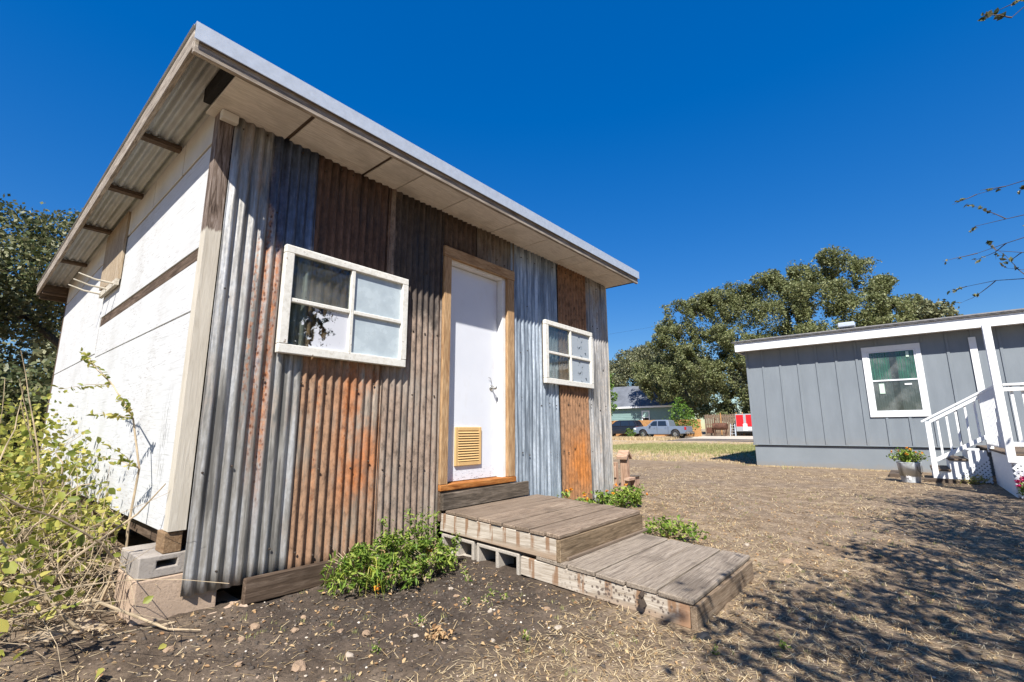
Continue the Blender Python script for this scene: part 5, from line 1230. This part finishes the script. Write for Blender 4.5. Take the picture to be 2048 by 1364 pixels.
def stone(x, y, r, lab, kind=0, grp=None):
    me = random.choice(RMS if kind == 0 else RM2); o = mobj('stone', me, None, None, (x, y, G(x, y)+r*.22)); o.scale = (r, r*random.uniform(.7, 1.1), r*random.uniform(.7, 1)); o.rotation_euler = (random.uniform(-.2, .2), random.uniform(-.2, .2), random.uniform(0, 6.28)); return tag(o, lab, 'stone', grp)
stone(3.83, -2.30, .055, 'largest rounded tan stone out in the dry yard beyond the lower step')
gl = 'small tan stone lying on the dark soil in front of the shed'; gg = 'stones on the dark soil'
for (x, y, r, k) in ((.70, -.92, .032, 0), (.63, -.78, .018, 0), (.98, -.88, .017, 0), (1.40, -.86, .018, 0), (1.46, -.74, .019, 1), (.58, -.48, .022, 0), (.46, -.62, .02, 0), (.86, -1.12, .017, 1), (1.62, -1.42, .021, 0), (1.35, -1.20, .016, 1), (.52, -1.05, .022, 1), (1.45, -1.62, .026, 1), (1.72, -1.28, .013, 0), (1.1, -1.45, .014, 1), (.34, -.42, .03, 0), (.22, -.55, .02, 0), (-.05, -.42, .024, 0), (.12, -.8, .022, 0), (.3, -1.0, .03, 0)):
    stone(x, y, r, gl, k, gg)
gl2 = 'small pale stone in the straw littered yard past the steps'; gg2 = 'stones in the dry yard'
for (x, y, r, k) in ((3.5, -2.0, .02, 0), (4.2, -1.9, .025, 1), (3.9, -2.7, .022, 1), (4.6, -2.2, .02, 0), (2.6, -2.6, .02, 1), (3.0, -2.9, .025, 0), (4.1, -1.0, .03, 1), (3.9, -.6, .028, 0), (4.3, -.5, .03, 1), (5.4, -.9, .03, 0)):
    stone(x, y, r, gl2, k, gg2)
o = mobj('black_rag', RMS[2].copy(), None, None, (1.93, -2.24, G(1.93, -2.24)+.012)); o.data.materials.clear(); o.data.materials.append(M['blackrag']); o.scale = (.05, .035, .035); tag(o, 'crumpled black rag at the corner of the lower step', 'rag')
wl_ = 'tiny green weed seedling on the dark soil before the shed'; wg = 'weed seedlings'
for (x, y, s) in ((.98, -1.02, 1.2), (1.64, -.72, 1.1), (1.36, -1.0, .8), (1.46, -1.05, .7), (1.58, -1.0, .8), (1.55, -1.14, .6), (1.22, -1.58, .8), (.62, -1.12, .7), (2.1, -2.0-.6, .8), (1.72, -.60, .5), (1.78, -2.35, .8)):
    small_plant('weed_seedling', wl_, 'weed', (x, y, G(x, y)), (.035*s, .035*s), .045*s, 34, .018, M['bush'], wg, 6)
# clump of dead leaves and a twig
c = Vector((.93, -1.22, G(.93, -1.22))); pp = np.array([(c.x+random.gauss(0, .035), c.y+random.gauss(0, .03), c.z+.008+abs(random.gauss(0, .015))) for _ in range(70)])
o = mobj('dead_leaf_clump', leaf_cards('dead_leaf_clump', pp, .028, .8, .7, 6), None, M['deadleaf']); tag(o, 'curled tan dead leaf clump on the dark soil', 'leaves')

# loose litter that nobody could count
def scatter(n, fn):
    out = []
    while len(out) < n:
        x, y = fn()
        if -.02 < x < 5.15 and y > -.03 and y < 6: continue
        if 1.95 < x < 3.34 and -2.2 < y < 0: continue
        out.append((x, y))
    a = np.array(out); return a
def yardpt(): # denser near the camera
    while True:
        d = 1.2+13*random.random()**1.7; a = R(50)+random.uniform(-.95, .95); x = CAM.x+d*math.sin(a); y = CAM.y+d*math.cos(a)
        soil = math.hypot((x-1.3)*.6, y+.55)
        if soil < 1.0 and random.random() < .82: continue
        if float(hnoise(x*.8+30, y*1.3+30, 1.0, 17))+.4*float(hnoise(x*3+30, y*3+30, 1.0, 18)) < .62 and random.random() < .72: continue
        if soil < 1.5 and random.random() < .35: continue
        return x, y
A = scatter(80000, yardpt); n = len(A); dist = np.hypot(A[:, 0]-CAM.x, A[:, 1]-CAM.y)
L = (.012+.05*rng.random(n)**2.2)*(1+dist*.06); wd = .0011+.0006*dist*.5; th = rng.random(n)*6.283; tilt = rng.normal(0, .22, n)
dv = np.stack([np.cos(th)*np.cos(tilt), np.sin(th)*np.cos(tilt), np.sin(np.abs(tilt))], 1); sv = np.stack([-np.sin(th), np.cos(th), 0*th], 1)
base = np.stack([A[:, 0], A[:, 1], gz(A[:, 0], A[:, 1])+.003], 1)
a0 = base-sv*wd[:, None]; a1 = base+sv*wd[:, None]; e = base+dv*L[:, None]; b0 = e-sv*wd[:, None]*.5; b1 = e+sv*wd[:, None]*.5
V = np.stack([a0, a1, b1, b0], 1).reshape(-1, 3); Q = np.arange(n*4).reshape(n, 4)
o = mobj('straw_litter', fastmesh('straw_litter', V, Q), None, M['straw']); tag(o, 'pale dry straw and grass clippings strewn over the bare yard', 'straw', kind='stuff')
# gravel bits
A = scatter(9500, yardpt if False else (lambda: ((lambda d, a: (CAM.x+d*math.sin(a), CAM.y+d*math.cos(a)))(1.1+8*random.random()**1.6, R(50)+random.uniform(-.95, .95)))))
bm = bmesh.new(); bmesh.ops.create_icosphere(bm, subdivisions=1, radius=1); iv = np.array([v.co[:] for v in bm.verts]); fi = np.array([[v.index for v in f.verts] for f in bm.faces]); bm.free()
n = len(A); s = (.0022+.007*rng.random(n)**3.2); iv0 = iv*np.array([1, 1, .6])
jit = 1+.35*rng.normal(size=(n, len(iv), 1)).clip(-1.2, 1.2)*.6
V = (iv0[None]*jit)*s[:, None, None]+np.stack([A[:, 0], A[:, 1], gz(A[:, 0], A[:, 1])+s*.15], 1)[:, None]
Q = (fi[None]+(np.arange(n)*len(iv))[:, None, None]).reshape(-1, 3)
def grav():
    b = NB('mixed_gravel', .9, .15); g = b.n.new('ShaderNodeNewGeometry'); b.col(b.ramp(g.outputs['Random Per Island'], (0.0, (.10, .085, .07)), (.35, (.30, .22, .16)), (.75, (.40, .32, .245)), (1.0, (.62, .55, .46)))); return b.m
o = mobj('gravel', fastmesh('gravel', V.reshape(-1, 3), Q), None, grav()); tag(o, 'loose gravel and soil crumbs scattered over the bare yard', 'gravel', kind='stuff')
# soil clods on the dark bed
n = 3800; A = np.stack([rng.normal(1.2, .8, n), -.75+rng.normal(0, .55, n)], 1); ok = ~((A[:, 0] > 1.94) & (A[:, 0] < 3.34)) & (A[:, 1] < -.09); A = A[ok]; n = len(A); s = .004+.012*rng.random(n)**2.5
jit = 1+.5*rng.normal(size=(n, len(iv), 1)).clip(-1.2, 1.2)*.6
V = (iv0[None]*jit)*s[:, None, None]+np.stack([A[:, 0], A[:, 1], gz(A[:, 0], A[:, 1])], 1)[:, None]; Q = (fi[None]+(np.arange(n)*len(iv))[:, None, None]).reshape(-1, 3)
o = mobj('soil_clods', fastmesh('soil_clods', V.reshape(-1, 3), Q), None, plain('dark_clod', (.075, .06, .048), .95, .2, 30)); tag(o, 'dark crumbly soil clods in front of the tin wall', 'soil', kind='stuff')
# leaf litter near camera and by the steps
A = scatter(4200, lambda: (random.uniform(-.6, 7.5), random.uniform(-4.2, .6))); P = np.stack([A[:, 0], A[:, 1], gz(A[:, 0], A[:, 1])+.006], 1)
o = mobj('leaf_litter', leaf_cards('leaf_litter', P, .022, 2.2, .6, 6), None, M['deadleaf']); tag(o, 'curled dead leaves scattered over the yard', 'leaves', kind='stuff')
# grass: upright tufts, dry and green, further out
def tufts(name, lab, n, fn, h, w_, mat, cnt=7):
    A = np.array([fn() for _ in range(n)]); A = np.repeat(A, cnt, 0); m_ = len(A); A = A+rng.normal(0, w_*5, (m_, 2)); th = rng.random(m_)*6.283; ln = rng.random(m_)*.6
    b = np.stack([A[:, 0], A[:, 1], gz(A[:, 0], A[:, 1])-.002], 1); hh = h*(.5+rng.random(m_)); t = b+np.stack([np.cos(th)*ln*hh, np.sin(th)*ln*hh, hh], 1); s = np.stack([-np.sin(th), np.cos(th), 0*th], 1)*w_
    V = np.stack([b-s, b+s, t], 1).reshape(-1, 3); return tag(mobj(name, fastmesh(name, V, np.arange(m_*3).reshape(-1, 3)), None, mat), lab, 'grass', kind='stuff')
tufts('green_grass', 'green grass strip along the far side of the yard', 6500, lambda: (random.gauss(27, 3.6), random.uniform(-2, 12)), .09, .014, M['greengrass'])
tufts('dry_grass', 'dry blond grass across the middle of the yard', 13000, lambda: (random.uniform(15, 40), random.uniform(-1, 22)), .05, .008, M['straw'])
tufts('roadside_weeds', 'dry weeds along the edge of the dirt lane', 1500, lambda: (random.gauss(42.6, .8), random.uniform(14, 24)), .22, .02, M['straw'])
tufts('edge_grass', 'blond grass fringe along the grey skirting', 500, lambda: (14.62+random.gauss(0, .10), random.uniform(-3, .6)), .035, .004, M['straw'])
tufts('yard_sprouts', 'short grass sprouts dotted about the bare yard', 420, lambda: tuple(scatter(1, lambda: (random.uniform(.2, 9), random.uniform(-3.5, 2)))[0]), .022, .0022, M['greengrass'], 9)
